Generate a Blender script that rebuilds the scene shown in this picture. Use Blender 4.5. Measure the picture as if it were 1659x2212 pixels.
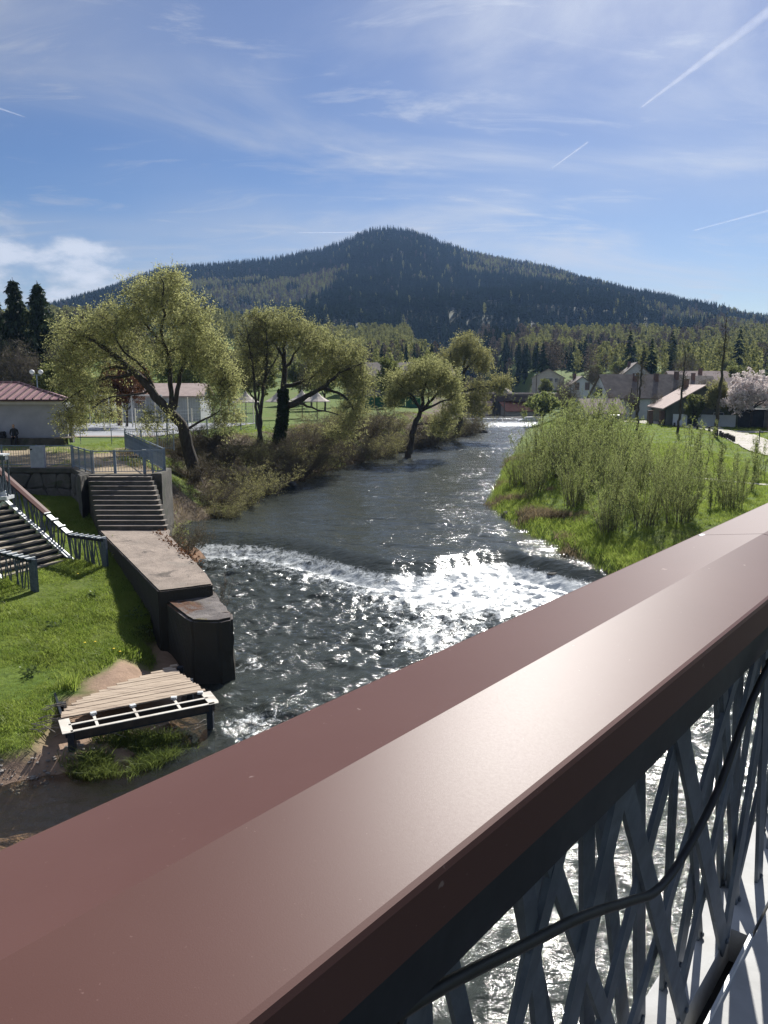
import bpy, bmesh, math, random
import numpy as np
from mathutils import Matrix, Vector
R = math.radians
for o in list(bpy.data.objects): bpy.data.objects.remove(o)
scn = bpy.context.scene
C = scn.collection
# ---------------------------------------------------------------- camera
EYE = 8.1
cam_d = bpy.data.cameras.new("camera"); cam = bpy.data.objects.new("camera", cam_d); C.objects.link(cam)
cam_d.sensor_fit = 'VERTICAL'; cam_d.sensor_height = 34.6; cam_d.sensor_width = 34.6 * .75
cam_d.lens = 34.6 * 1662 / 2212.
cam_d.clip_start = .05; cam_d.clip_end = 30000
cam.location = (0, 0, EYE); cam.rotation_euler = (R(90 - 9.5), 0, 0)
scn.camera = cam
# ---------------------------------------------------------------- sky
SUN_AZ, SUN_EL = R(21), R(38)            # azimuth to the right of +Y
world = bpy.data.worlds.new("World"); scn.world = world; world.use_nodes = True
wt = world.node_tree; wt.nodes.clear()
def wn(t, **k):
    n = wt.nodes.new(t)
    for a, b in k.items(): setattr(n, a, b)
    return n
def wmath(op, a, b=None, c=None):
    n = wn('ShaderNodeMath', operation=op)
    for i, v in enumerate((a, b, c)):
        if v is None: continue
        if isinstance(v, (int, float)): n.inputs[i].default_value = v
        else: wt.links.new(v, n.inputs[i])
    return n.outputs[0]
sky = wn('ShaderNodeTexSky', sky_type='NISHITA', sun_disc=False)
sky.sun_elevation = SUN_EL; sky.sun_rotation = SUN_AZ
sky.altitude = 300; sky.air_density = 1.0; sky.dust_density = .5; sky.ozone_density = 3.0
tc = wn('ShaderNodeTexCoord')
sep = wn('ShaderNodeSeparateXYZ'); wt.links.new(tc.outputs['Generated'], sep.inputs[0])
dx, dy, dz = sep.outputs
den = wmath('ADD', wmath('MAXIMUM', dz, 0.0), .16)
cu = wn('ShaderNodeCombineXYZ'); wt.links.new(wmath('DIVIDE', dx, den), cu.inputs[0]); wt.links.new(wmath('DIVIDE', dy, den), cu.inputs[1])
def cloud_noise(scale, sc, rot, loc, detail, rough, dist, lo, hi):
    m = wn('ShaderNodeMapping'); m.inputs['Scale'].default_value = sc; m.inputs['Rotation'].default_value = (0, 0, rot); m.inputs['Location'].default_value = loc
    wt.links.new(cu.outputs[0], m.inputs[0])
    n = wn('ShaderNodeTexNoise'); n.inputs['Scale'].default_value = scale; n.inputs['Detail'].default_value = detail
    n.inputs['Roughness'].default_value = rough; n.inputs['Distortion'].default_value = dist
    wt.links.new(m.outputs[0], n.inputs[0])
    r = wn('ShaderNodeMapRange'); r.interpolation_type = 'SMOOTHSTEP'; r.inputs['From Min'].default_value = lo; r.inputs['From Max'].default_value = hi
    wt.links.new(n.outputs[0], r.inputs[0]); return r.outputs[0]
c1 = cloud_noise(.8, (1.0, 1.5, 1), R(-35), (0.7, 4.2, 0), 8, .56, .6, .46, .74)
c2 = cloud_noise(1.9, (1.0, 2.6, 1), R(-28), (.4, 5.2, 0), 9, .62, .9, .52, .74)
veil = cloud_noise(.35, (1, 1, 1), 0, (0.7, 4.2, 0), 4, .5, .3, .40, .70)
cir = wmath('MINIMUM', wmath('ADD', wmath('ADD', wmath('MULTIPLY', c1, .78), wmath('MULTIPLY', c2, .42)), wmath('MULTIPLY', veil, .80)), 1.0)
# low cumulus bank
c3 = cloud_noise(.9, (1, 1.8, 1), .3, (1.7, .3, 0), 9, .58, .2, .44, .60)
azm = wmath('ARCTAN2', dx, dy); el = wmath('ARCSINE', dz)
da = wmath('DIVIDE', wmath('SUBTRACT', azm, R(-27)), R(9.5)); de = wmath('DIVIDE', wmath('SUBTRACT', el, R(6.6)), R(3.9))
g = wmath('SUBTRACT', .98, wmath('MULTIPLY', wmath('ADD', wmath('MULTIPLY', da, da), wmath('MULTIPLY', de, de)), .6))
n4 = wn('ShaderNodeTexNoise'); n4.inputs['Scale'].default_value = 6.; n4.inputs['Detail'].default_value = 9; n4.inputs['Roughness'].default_value = .55
mp4 = wn('ShaderNodeMapping'); mp4.inputs['Scale'].default_value = (1, 1, 2.4); wt.links.new(tc.outputs['Generated'], mp4.inputs[0]); wt.links.new(mp4.outputs[0], n4.inputs[0])
g2 = wmath('ADD', g, wmath('MULTIPLY', wmath('SUBTRACT', n4.outputs[0], .5), 5.5))
rg = wn('ShaderNodeMapRange'); rg.interpolation_type = 'SMOOTHSTEP'; rg.inputs['From Min'].default_value = .15; rg.inputs['From Max'].default_value = .95
wt.links.new(g2, rg.inputs[0])
cum = wmath('MULTIPLY', rg.outputs[0], .85)
cov = wmath('SUBTRACT', 1.0, wmath('MULTIPLY', wmath('SUBTRACT', 1.0, cir), wmath('SUBTRACT', 1.0, cum)))
mixc = wn('ShaderNodeMixRGB'); wt.links.new(cov, mixc.inputs[0]); hsv = wn('ShaderNodeHueSaturation'); hsv.inputs['Saturation'].default_value = 1.22; hsv.inputs['Hue'].default_value = .512; hsv.inputs['Value'].default_value = .88; wt.links.new(sky.outputs[0], hsv.inputs['Color']); wt.links.new(hsv.outputs[0], mixc.inputs[1])
CLOUD = 8.5
sunv = wn('ShaderNodeCombineXYZ')
for k_, v_ in enumerate((math.sin(SUN_AZ) * math.cos(SUN_EL), math.cos(SUN_AZ) * math.cos(SUN_EL), math.sin(SUN_EL))): sunv.inputs[k_].default_value = v_
dot = wn('ShaderNodeVectorMath', operation='DOT_PRODUCT'); wt.links.new(tc.outputs['Generated'], dot.inputs[0]); wt.links.new(sunv.outputs[0], dot.inputs[1])
fwd = wmath('MULTIPLY_ADD', wmath('POWER', wmath('MAXIMUM', dot.outputs['Value'], 0.0), 7.0), .65, .72)      # thin ice cloud scatters forward, towards the sun it is brighter
cl = wn('ShaderNodeVectorMath', operation='SCALE'); cl.inputs[0].default_value = (CLOUD * .93, CLOUD * .97, CLOUD * 1.06); wt.links.new(wmath('MULTIPLY_ADD', cum, .40, fwd), cl.inputs['Scale']); wt.links.new(cl.outputs[0], mixc.inputs[2])
bg = wn('ShaderNodeBackground'); bg.inputs[1].default_value = .05
wt.links.new(mixc.outputs[0], bg.inputs[0])
wo = wn('ShaderNodeOutputWorld'); wt.links.new(bg.outputs[0], wo.inputs[0])
# ---------------------------------------------------------------- sun
sd = bpy.data.lights.new("sun", 'SUN'); sd.energy = 4.8; sd.angle = R(.53); sd.color = (1, .965, .905)
so = bpy.data.objects.new("sun", sd); C.objects.link(so)
sdir = Vector((math.sin(SUN_AZ) * math.cos(SUN_EL), math.cos(SUN_AZ) * math.cos(SUN_EL), math.sin(SUN_EL)))
so.rotation_euler = sdir.to_track_quat('Z', 'Y').to_euler(); so.location = (60, 160, 130)
scn.view_settings.view_transform = 'Standard'; scn.view_settings.look = 'None'
scn.view_settings.exposure = 0.75; scn.view_settings.gamma = 1; scn.view_settings.use_curve_mapping = False
scn.render.engine = 'CYCLES'
scn.cycles.use_denoising = True; scn.cycles.denoiser = 'OPENIMAGEDENOISE'; scn.cycles.denoising_input_passes = 'RGB_ALBEDO_NORMAL'; scn.cycles.denoising_prefilter = 'NONE'; scn.cycles.max_bounces = 8; scn.cycles.transparent_max_bounces = 16
scn.cycles.diffuse_bounces = 3; scn.cycles.glossy_bounces = 3; scn.cycles.volume_bounces = 0; scn.cycles.caustics_reflective = False; scn.cycles.caustics_refractive = False
scn.cycles.sample_clamp_indirect = 4.0; scn.cycles.use_adaptive_sampling = True; scn.cycles.adaptive_threshold = .006
# ================================================================ helpers
def tag(o, label=None, cat=None, group=None, kind=None):
    if label: o["label"] = label
    if cat: o["category"] = cat
    if group: o["group"] = group
    if kind: o["kind"] = kind
    return o
def thing(name, loc, label, cat, group=None, rz=0):
    o = bpy.data.objects.new(name, None); C.objects.link(o); o.empty_display_size = .2
    o.location = loc; o.rotation_euler = (0, 0, rz)
    return tag(o, label, cat, group)
def setp(o, parent):
    if parent is None: return o
    o.parent = parent
    if parent.type == 'EMPTY':
        o.matrix_parent_inverse = (Matrix.Translation(parent.location) @ Matrix.Rotation(parent.rotation_euler.z, 4, 'Z')).inverted()
    elif parent.parent is None or tuple(parent.location) != (0, 0, 0):
        o.matrix_parent_inverse = Matrix.Translation(parent.location).inverted()
    return o
def obj(name, me, parent=None, loc=None, rot=None, scale=None):
    o = bpy.data.objects.new(name, me); C.objects.link(o)
    if loc is not None: o.location = loc
    if rot is not None: o.rotation_euler = rot
    if scale is not None: o.scale = scale
    return setp(o, parent)
def copy_tree(root, loc, rz=0., s=1., label=None):
    r = root.copy(); C.objects.link(r); r.location = loc; r.rotation_euler = (0, 0, rz)
    r.scale = (s, s, s) if isinstance(s, (int, float)) else s
    if label: r["label"] = label
    for ch in root.children:
        c = ch.copy(); C.objects.link(c); c.parent = r
        for gch in ch.children:
            d = gch.copy(); C.objects.link(d); d.parent = c
    return r
def npmesh(name, V, F, mat, smooth=False):
    """V (n,3), F (m,k) with constant k"""
    V = np.asarray(V, dtype=np.float32); F = np.asarray(F, dtype=np.int32)
    me = bpy.data.meshes.new(name); k = F.shape[1]
    me.vertices.add(len(V)); me.vertices.foreach_set('co', V.ravel())
    me.loops.add(F.size); me.loops.foreach_set('vertex_index', F.ravel())
    me.polygons.add(len(F)); me.polygons.foreach_set('loop_start', np.arange(0, F.size, k, dtype=np.int32))
    if smooth: me.polygons.foreach_set('use_smooth', np.ones(len(F), dtype=bool))
    me.update(calc_edges=True)
    if mat is not None: me.materials.append(mat)
    return me
class MB:
    def __init__(s): s.v = []; s.f = []; s.m = []; s.cur = 0
    def quad(s, *p):
        n = len(s.v); s.v += [tuple(q) for q in p]; s.f.append(tuple(range(n, n + len(p)))); s.m.append(s.cur); return s
    def box(s, c, size, rz=0., M=None):
        hx, hy, hz = size[0] / 2, size[1] / 2, size[2] / 2
        n = len(s.v); cs, sn = math.cos(rz), math.sin(rz)
        for z in (-hz, hz):
            for x, y in ((-hx, -hy), (hx, -hy), (hx, hy), (-hx, hy)):
                p = Vector((c[0] + x * cs - y * sn, c[1] + x * sn + y * cs, c[2] + z))
                if M is not None: p = M @ p
                s.v.append(tuple(p))
        for q in ((3, 2, 1, 0), (4, 5, 6, 7), (0, 1, 5, 4), (1, 2, 6, 5), (2, 3, 7, 6), (3, 0, 4, 7)):
            s.f.append(tuple(n + i for i in q)); s.m.append(s.cur)
        return s
    def beam(s, a, b, w, h, up=(0, 0, 1)):
        """rectangular bar from a to b, w across, h along 'up'"""
        a = Vector(a); b = Vector(b); d = (b - a).normalized(); u = Vector(up)
        x = d.cross(u)
        if x.length < 1e-5: x = d.cross(Vector((1, 0, 0)))
        x.normalize(); u = x.cross(d).normalized(); n = len(s.v)
        for p in (a, b):
            for i, j in ((-1, -1), (1, -1), (1, 1), (-1, 1)): s.v.append(tuple(p + x * (w / 2 * i) + u * (h / 2 * j)))
        for q in ((3, 2, 1, 0), (4, 5, 6, 7), (0, 1, 5, 4), (1, 2, 6, 5), (2, 3, 7, 6), (3, 0, 4, 7)):
            s.f.append(tuple(n + i for i in q)); s.m.append(s.cur)
        return s
    def prism(s, poly, z0, z1):
        n = len(s.v); k = len(poly)
        for i, p in enumerate(poly): s.v.append((p[0], p[1], z0 if not hasattr(z0, '__len__') else z0[i]))
        for i, p in enumerate(poly): s.v.append((p[0], p[1], z1 if not hasattr(z1, '__len__') else z1[i]))
        s.f.append(tuple(range(n + k - 1, n - 1, -1))); s.f.append(tuple(range(n + k, n + 2 * k)))
        for i in range(k):
            j = (i + 1) % k; s.f.append((n + i, n + j, n + k + j, n + k + i))
        s.m += [s.cur] * (k + 2); return s
    def tube(s, pts, rad, n=8, cap=True):
        pts = [Vector(p) for p in pts]; k = len(pts)
        if isinstance(rad, (int, float)): rad = [rad] * k
        base = len(s.v); x = None
        for i, p in enumerate(pts):
            d = (pts[min(i + 1, k - 1)] - pts[max(i - 1, 0)])
            if d.length < 1e-7: d = Vector((0, 0, 1))
            d.normalize()
            if x is None:
                x = d.cross(Vector((.3, .9, .2)));
                if x.length < .05: x = d.cross(Vector((1, 0, 0)))
            x = (x - d * x.dot(d)).normalized(); y = d.cross(x)
            for j in range(n):
                a = 2 * math.pi * j / n; s.v.append(tuple(p + (x * math.cos(a) + y * math.sin(a)) * rad[i]))
        for i in range(k - 1):
            for j in range(n):
                j2 = (j + 1) % n; s.f.append((base + i * n + j, base + i * n + j2, base + (i + 1) * n + j2, base + (i + 1) * n + j)); s.m.append(s.cur)
        if cap:
            s.f.append(tuple(base + j for j in range(n - 1, -1, -1))); s.f.append(tuple(base + (k - 1) * n + j for j in range(n))); s.m += [s.cur] * 2
        return s
    def lathe(s, prof, c=(0, 0, 0), n=16):
        base = len(s.v); k = len(prof)
        for r, z in prof:
            for j in range(n):
                a = 2 * math.pi * j / n; s.v.append((c[0] + r * math.cos(a), c[1] + r * math.sin(a), c[2] + z))
        for i in range(k - 1):
            for j in range(n):
                j2 = (j + 1) % n; s.f.append((base + i * n + j, base + i * n + j2, base + (i + 1) * n + j2, base + (i + 1) * n + j)); s.m.append(s.cur)
        s.f.append(tuple(base + j for j in range(n - 1, -1, -1))); s.f.append(tuple(base + (k - 1) * n + j for j in range(n))); s.m += [s.cur] * 2
        return s
    def mesh(s, name, mats, smooth=False, bevel=0.):
        me = bpy.data.meshes.new(name); me.from_pydata(s.v, [], s.f)
        for m in (mats if isinstance(mats, (list, tuple)) else [mats]): me.materials.append(m)
        me.polygons.foreach_set('material_index', s.m)
        if bevel:
            bm = bmesh.new(); bm.from_mesh(me); bmesh.ops.remove_doubles(bm, verts=bm.verts, dist=1e-5)
            bmesh.ops.bevel(bm, geom=bm.edges[:], offset=bevel, segments=2, affect='EDGES', profile=.6); bm.to_mesh(me); bm.free()
        if smooth: me.polygons.foreach_set('use_smooth', np.ones(len(me.polygons), dtype=bool))
        me.update(); return me
    def build(s, name, mats, parent=None, smooth=False, bevel=0.): return obj(name, s.mesh(name, mats, smooth, bevel), parent)
# ---- numpy value noise
def _hash(ix, iy, seed):
    h = (ix * 374761393 + iy * 668265263 + seed * 1442695041) & 0xFFFFFFFF
    h = ((h ^ (h >> 13)) * 1274126177) & 0xFFFFFFFF
    return ((h ^ (h >> 16)) & 0xFFFF) / 65535.0
def vnoise(x, y, seed=0):
    x = np.asarray(x, float); y = np.asarray(y, float)
    ix = np.floor(x).astype(np.int64); iy = np.floor(y).astype(np.int64); fx = x - ix; fy = y - iy
    fx = fx * fx * fx * (fx * (fx * 6 - 15) + 10); fy = fy * fy * fy * (fy * (fy * 6 - 15) + 10)
    a = _hash(ix, iy, seed); b = _hash(ix + 1, iy, seed); c = _hash(ix, iy + 1, seed); d = _hash(ix + 1, iy + 1, seed)
    return (a + (b - a) * fx) * (1 - fy) + (c + (d - c) * fx) * fy
def fbm(x, y, seed=0, o=4):
    t = 0.; a = .5
    for i in range(o): t = t + a * (vnoise(x * 2 ** i, y * 2 ** i, seed + i) - .5); a *= .5
    return t * 2
def sstep(a, b, x):
    t = np.clip((x - a) / (b - a), 0, 1); return t * t * (3 - 2 * t)
# ================================================================ materials
MATS = {}
class NT:
    def __init__(s, name):
        s.m = bpy.data.materials.new(name); s.m.use_nodes = True; s.t = s.m.node_tree; s.t.nodes.clear()
        s.out = s.n('ShaderNodeOutputMaterial')
    def n(s, t, **k):
        nd = s.t.nodes.new(t)
        for a, b in k.items(): setattr(nd, a, b)
        return nd
    def l(s, a, b): s.t.links.new(a, b)
    def set(s, nd, **k):
        for a, b in k.items():
            a = a.replace('_', ' '); i = nd.inputs[a]
            if hasattr(b, 'is_output'): s.l(b, i)
            else: i.default_value = (*b, 1) if isinstance(b, tuple) and len(b) == 3 and i.type == 'RGBA' else b
        return nd
    def noise(s, scale, detail=5, rough=.55, dist=0., coord='Object', sc=(1, 1, 1), loc=(0, 0, 0), rot=(0, 0, 0)):
        t = s.n('ShaderNodeTexCoord') if coord != 'World' else s.n('ShaderNodeNewGeometry')
        src = t.outputs[coord] if coord != 'World' else t.outputs['Position']
        m = s.n('ShaderNodeMapping'); m.inputs['Scale'].default_value = sc; m.inputs['Location'].default_value = loc; m.inputs['Rotation'].default_value = rot
        s.l(src, m.inputs[0]); k = s.n('ShaderNodeTexNoise'); s.l(m.outputs[0], k.inputs[0])
        s.set(k, Scale=scale, Detail=detail, Roughness=rough, Distortion=dist); return k.outputs[0]
    def ramp(s, fac, lo, hi):
        r = s.n('ShaderNodeMapRange'); r.interpolation_type = 'SMOOTHSTEP'; s.l(fac, r.inputs[0]); r.inputs[1].default_value = lo; r.inputs[2].default_value = hi; return r.outputs[0]
    def mix(s, f, a, b, bt='MIX'):
        k = s.n('ShaderNodeMixRGB', blend_type=bt)
        for i, v in enumerate((f, a, b)):
            if hasattr(v, 'is_output'): s.l(v, k.inputs[i])
            elif isinstance(v, (int, float)): k.inputs[i].default_value = v
            else: k.inputs[i].default_value = (*v, 1)
        return k.outputs[0]
    def math(s, op, a, b=0., c=0.):
        k = s.n('ShaderNodeMath', operation=op)
        for i, v in enumerate((a, b, c)):
            if hasattr(v, 'is_output'): s.l(v, k.inputs[i])
            else: k.inputs[i].default_value = v
        return k.outputs[0]
    def attr(s, name, out='Fac'):
        a = s.n('ShaderNodeAttribute'); a.attribute_name = name; return a.outputs[out]
    def bump(s, h, strength=.3, dist=.02, normal=None):
        b = s.n('ShaderNodeBump'); b.inputs['Strength'].default_value = strength; b.inputs['Distance'].default_value = dist; s.l(h, b.inputs['Height'])
        if normal is not None: s.l(normal, b.inputs['Normal'])
        return b.outputs[0]
def pm(name, a, b=None, scale=3., rough=.75, bump=0., bscale=30., bdist=.02, metal=0., lo=.35, hi=.65, coord='Object', spec=.5, sc=(1, 1, 1), c3=None, s3=.6, rvar=.1):
    if name in MATS: return MATS[name]
    t = NT(name); p = t.n('ShaderNodeBsdfPrincipled'); t.l(p.outputs[0], t.out.inputs[0])
    col = a
    if b is not None: col = t.mix(t.ramp(t.noise(scale, 7, .6, .3, coord, sc), lo, hi), a, b)
    if c3 is not None: col = t.mix(t.ramp(t.noise(s3, 6, .62, .5, coord, sc, (3.3, 1.1, 7)), .52, .70), col, c3)
    t.set(p, Base_Color=col, Metallic=metal, Specular_IOR_Level=spec)
    if rvar: t.l(t.math('ADD', rough - rvar / 2, t.math('MULTIPLY', t.noise(scale * 2.3, 4, .6, 0, coord, sc, (9, 2, 1)), rvar)), p.inputs['Roughness'])
    else: p.inputs['Roughness'].default_value = rough
    if bump: t.l(t.bump(t.noise(bscale, 6, .6, 0, coord, sc), bump, bdist), p.inputs['Normal'])
    MATS[name] = t.m; return t.m
def leafmat(name, a, b, trans=.5, rough=.6, tint=None, gloss=.015):
    if name in MATS: return MATS[name]
    t = NT(name); info = t.n('ShaderNodeObjectInfo')
    col = t.mix(t.ramp(t.noise(.9, 4, .6, 0, 'World'), .35, .65), a, b)
    col = t.mix(t.math('MULTIPLY', t.ramp(t.attr('rnd'), .0, 1.), .6), col, tint or tuple(min(1, v * 1.5) for v in b))
    hs = t.n('ShaderNodeHueSaturation'); t.l(col, hs.inputs['Color']); t.l(t.math('MULTIPLY_ADD', info.outputs['Random'], .3, .85), hs.inputs['Value']); col = hs.outputs[0]
    d = t.n('ShaderNodeBsdfDiffuse'); t.l(col, d.inputs[0]); tr = t.n('ShaderNodeBsdfTranslucent'); t.l(col, tr.inputs[0])
    m = t.n('ShaderNodeMixShader'); m.inputs[0].default_value = trans; t.l(d.outputs[0], m.inputs[1]); t.l(tr.outputs[0], m.inputs[2])
    gl = t.n('ShaderNodeBsdfGlossy'); gl.inputs['Roughness'].default_value = .45; gl.inputs[0].default_value = (1, 1, 1, 1)
    m2 = t.n('ShaderNodeMixShader'); m2.inputs[0].default_value = gloss; t.l(m.outputs[0], m2.inputs[1]); t.l(gl.outputs[0], m2.inputs[2])
    t.l(m2.outputs[0], t.out.inputs[0]); MATS[name] = t.m; return t.m
concrete = pm('concrete', (.20, .17, .145), (.30, .25, .21), 1.3, .88, .5, 45, .015, c3=(.10, .085, .075), s3=.9)
concrete_d = pm('old_concrete', (.06, .055, .046), (.105, .095, .08), 1.6, .9, .6, 35, .02, c3=(.05, .055, .035), s3=1.1)
steel = pm('galvanised_steel', (.085, .105, .13), (.13, .155, .185), 14, .55, .08, 60, .004, metal=.3, c3=(.065, .08, .10), s3=5)
steel_w = pm('bare_light_steel', (.55, .57, .58), (.68, .69, .68), 9, .5, .05, 60, .004, metal=.2)
bluegrey = pm('blue_grey_paint', (.16, .20, .25), (.21, .255, .31), 6, .5, .05, 40, .004, c3=(.10, .13, .17), s3=3)
wood_g = pm('weathered_wood', (.34, .265, .195), (.45, .36, .27), 2.5, .85, .5, 12, .01, sc=(.6, 6, 6), c3=(.22, .16, .12), s3=1.5)
white_p = pm('off_white_paint', (.66, .65, .62), (.74, .73, .70), 4, .6, .05, 30)
black_m = pm('black_rubber', (.012, .012, .013), (.02, .02, .022), 20, .55)
bark = pm('bark', (.035, .028, .022), (.075, .06, .047), 7, .95, .9, 26, .03, sc=(1, 1, .35), c3=(.05, .055, .028), s3=2)
bark_l = pm('pale_bark', (.09, .075, .055), (.15, .125, .095), 9, .95, .6, 30, .01, sc=(1, 1, .4))
twig_m = pm('twig_bark', (.075, .06, .05), (.125, .10, .08), 5, .95, 0, coord='World')
# ================================================================ terrain
def pl(pts):
    a = np.array(sorted(pts)); return lambda y: np.interp(y, a[:, 0], a[:, 1])
Lb = pl([(-60, -30), (5, -26), (12, -15), (13.5, -10), (14.4, -7.9), (15.0, -6.8), (15.3, -5.7), (16.2, -4.75), (17, -4.9), (20, -5.2), (22.4, -5.6), (31, -8.9), (36, -9.5), (38.6, -10.6), (40, -10.3), (41.3, -9.8), (42.2, -9), (48, -7.9), (55.7, -6.4), (64.6, -4.3), (72.3, -1.3), (84.8, 3.6), (102.4, 9.3), (106.8, 12.9), (117, 14.8), (149, 17), (163, 18.5), (260, 24), (400, 20)])
Rb = pl([(-60, 13), (10, 12), (22, 10.6), (30.6, 8.5), (33.7, 7.8), (38, 7.1), (42.8, 6.5), (47, 6.4), (58, 8.7), (72, 11.4), (94.5, 16), (122.7, 22.1), (163, 32), (260, 45), (400, 50)])
Bt = pl([(30, -10.0), (34, -10.35), (36, -10.7), (42, -14), (48, -16.2), (55, -15), (65, -11.5), (75, -7.5), (85, -3), (105, 3), (120, 8), (160, 11), (260, 17), (400, 14)])
def wall_y(x):       # back line of the retaining wall, terrace lies beyond it
    return np.interp(x, [-60, -15.2, -13.15, -10.2, -10.1], [37.95, 37.75, 34.35, 34.45, 60])
def ground_z(x, y):
    x = np.asarray(x, float); y = np.asarray(y, float)
    lb = Lb(y); rb = Rb(y)
    dl = lb - x; dr = x - rb          # >0 on land
    n = fbm(x * .35, y * .35, 5, 3)
    # valley floor
    far = 2.3 + 4 * sstep(125, 210, y) + 8 * sstep(190, 320, y) + 22 * sstep(300, 520, y) + .25 * n * sstep(60, 120, y)
    # right bank
    zr = np.where(y > 28, .55, -.05) + .55 * sstep(-.2, .9, dr) + (far - 1.1) * sstep(.8, 6.0, dr)
    zr = np.minimum(zr, far) + .10 * n * sstep(0, 2, dr)
    # left low lawn
    low = .5 + .07 * (y - 15.4) - .07 * (x + 7.3)
    low = np.clip(low, .3, 3.0)
    edge = sstep(1.15, 1.8, dl + .45 * fbm(x * .8, y * .8, 9, 3))
    edge = edge * (1 - sstep(-7.75, -7.35, x + .25 * fbm(x * 1.5, y * 1.5, 14, 2)) * sstep(17.6, 16.9, y) * (y < 17.6))
    zl = -.03 + .16 * sstep(-.1, .7, dl) + .20 * sstep(.3, 1.3, dl) * (1 - edge) + (low - .13) * edge + .07 * n * edge
    # left bank of the upper river
    bt = Bt(y); w = np.maximum(lb - bt, .5)
    top = np.maximum(far + 1.7 * (1 - sstep(150, 260, y)), 4.0)
    zb = .55 + (top - .55) * sstep(33.0, 36.5, y) * sstep(0, 1, dl / w) ** 1.0 + .22 * n * sstep(0, .5, dl) * (1 - sstep(.8, 1.1, dl / w))
    up = (y > wall_y(x))
    onbank = (x > -9.95) & (y > 31.5) | ((x > -11.6) & (y > 36.7) & (dl < w))
    zleft = np.where(up & ~onbank, np.where(dl > w, top + .03 * n, zb), np.where(onbank, zb, zl))
    # bed
    bed = np.where(y > 34, -.3, -.75)
    shal = sstep(15.5, 10, y) * sstep(2, -6, x)
    bed = bed * (1 - shal) + shal * (-.22 + .10 * fbm(x * .8, y * .8, 21, 3))
    inl = np.clip(-dl, 0, 99); inr = np.clip(-dr, 0, 99)
    base = np.where(y > 31, .5, -.05)
    zbed = base + (bed - base) * sstep(0, 1.6, np.minimum(inl, inr)) * 1.0
    zleft = zleft + .13 * np.exp(-((x + 6.2) / 1.0) ** 2 - ((y - 18.7) / .8) ** 2)
    z = np.where((dl > 0), zleft, np.where(dr > 0, zr, zbed))
    # mountain-side terraces rise on far left
    z = z + 10 * sstep(-45, -110, x) * sstep(70, 140, y)
    return z
def axis(segs):
    out = []
    for a, b, d in segs: out += list(np.arange(a, b, d))
    return np.array(out + [segs[-1][1]])
ax = axis([(-3000, -400, 130), (-400, -70, 15), (-70, -20, 1.), (-20, 14, .25), (14, 60, .8), (60, 400, 12), (400, 3000, 130)])
ay = axis([(-400, -20, 30), (-20, 8, 2), (8, 50, .25), (50, 130, .8), (130, 600, 8), (600, 3000, 120)])
X, Y = np.meshgrid(ax, ay)
Z = ground_z(X, Y)
nx, ny = len(ax), len(ay)
ii = np.arange(nx * ny).reshape(ny, nx)
F = np.stack([ii[:-1, :-1], ii[:-1, 1:], ii[1:, 1:], ii[1:, :-1]], -1).reshape(-1, 4)
V = np.stack([X, Y, Z], -1).reshape(-1, 3)
# ground masks
dl = Lb(Y) - X; dr = X - Rb(Y)
sand = ((Y < 31) & (dl > -9) & (X < 3)) * (1 - sstep(.85, 1.6, dl + .5 * fbm(X * .8, Y * .8, 9, 3)))
sand = np.maximum(sand, sstep(-7.8, -7.4, X + .25 * fbm(X * 1.5, Y * 1.5, 14, 2)) * (Y < 17.6) * (X < 0) * (Y > 8))
plat = np.exp(-(((X + 6.3) / 1.3) ** 2 + ((Y - 18.7) / 1.5) ** 2)) ; sand = np.clip(np.maximum(sand, sstep(.35, .7, plat + .25 * fbm(X * 1.2, Y * 1.2, 31, 3))), 0, 1)
terr = ((Y > wall_y(X)) & (X < -10.3) & (Y < 51) & (X < Bt(Y) + .3)) * (1 - .75 * sstep(.0, .25, fbm(X * .5, Y * .5, 13, 4)) * sstep(44, 49, Y)) * (1 - sstep(48.5, 51, Y))
litter = ((Y > 31.5) & (dl > -.3) & (X > Bt(Y) - .8)) * (1 - .8 * sstep(.05, .3, fbm(X * .45, Y * .45, 17, 4)))
bedm = ((dl <= .05) & (dr <= .05)) * 1.0
def inquad(px, py): pass
me = npmesh('ground', V, F, None, True)
for nm, arr in (('sand', sand), ('terr', terr), ('litter', litter), ('bed', bedm * (1 - sand))):
    at = me.attributes.new(nm, 'FLOAT', 'POINT'); at.data.foreach_set('value', arr.astype(np.float32).ravel())
t = NT('ground'); p = t.n('ShaderNodeBsdfPrincipled'); t.l(p.outputs[0], t.out.inputs[0])
gr = t.mix(t.ramp(t.noise(.55, 8, .62, .2, 'World'), .32, .68), (.085, .135, .022), (.135, .185, .036))
gr = t.mix(t.ramp(t.noise(.11, 4, .6, .4, 'World'), .50, .72), gr, (.135, .150, .042))
gr = t.mix(t.ramp(t.noise(5., 6, .7, 0, 'World'), .40, .75), gr, (.045, .075, .014))
sa = t.mix(t.ramp(t.noise(2.2, 8, .65, .2, 'World'), .35, .7), (.34, .235, .17), (.25, .175, .125))
te = t.mix(t.ramp(t.noise(1.1, 8, .65, .2, 'World'), .38, .65), (.34, .27, .19), (.21, .17, .105))
li = t.mix(t.ramp(t.noise(2.6, 8, .7, .3, 'World'), .35, .68), (.085, .062, .045), (.15, .12, .085))
be = t.mix(t.ramp(t.noise(1.4, 7, .65, .6, 'World', (1, .5, 1)), .42, .60), (.20, .12, .075), (.055, .040, .020))
sa = t.mix(t.math('MULTIPLY', t.ramp(t.noise(1.3, 7, .65, .9, 'World', (1.6, .5, 1), rot=(0, 0, .6)), .50, .58), t.math('LESS_THAN', t.n('ShaderNodeSeparateXYZ').outputs[2], -1e9)), sa, (.06, .04, .02))
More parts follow.
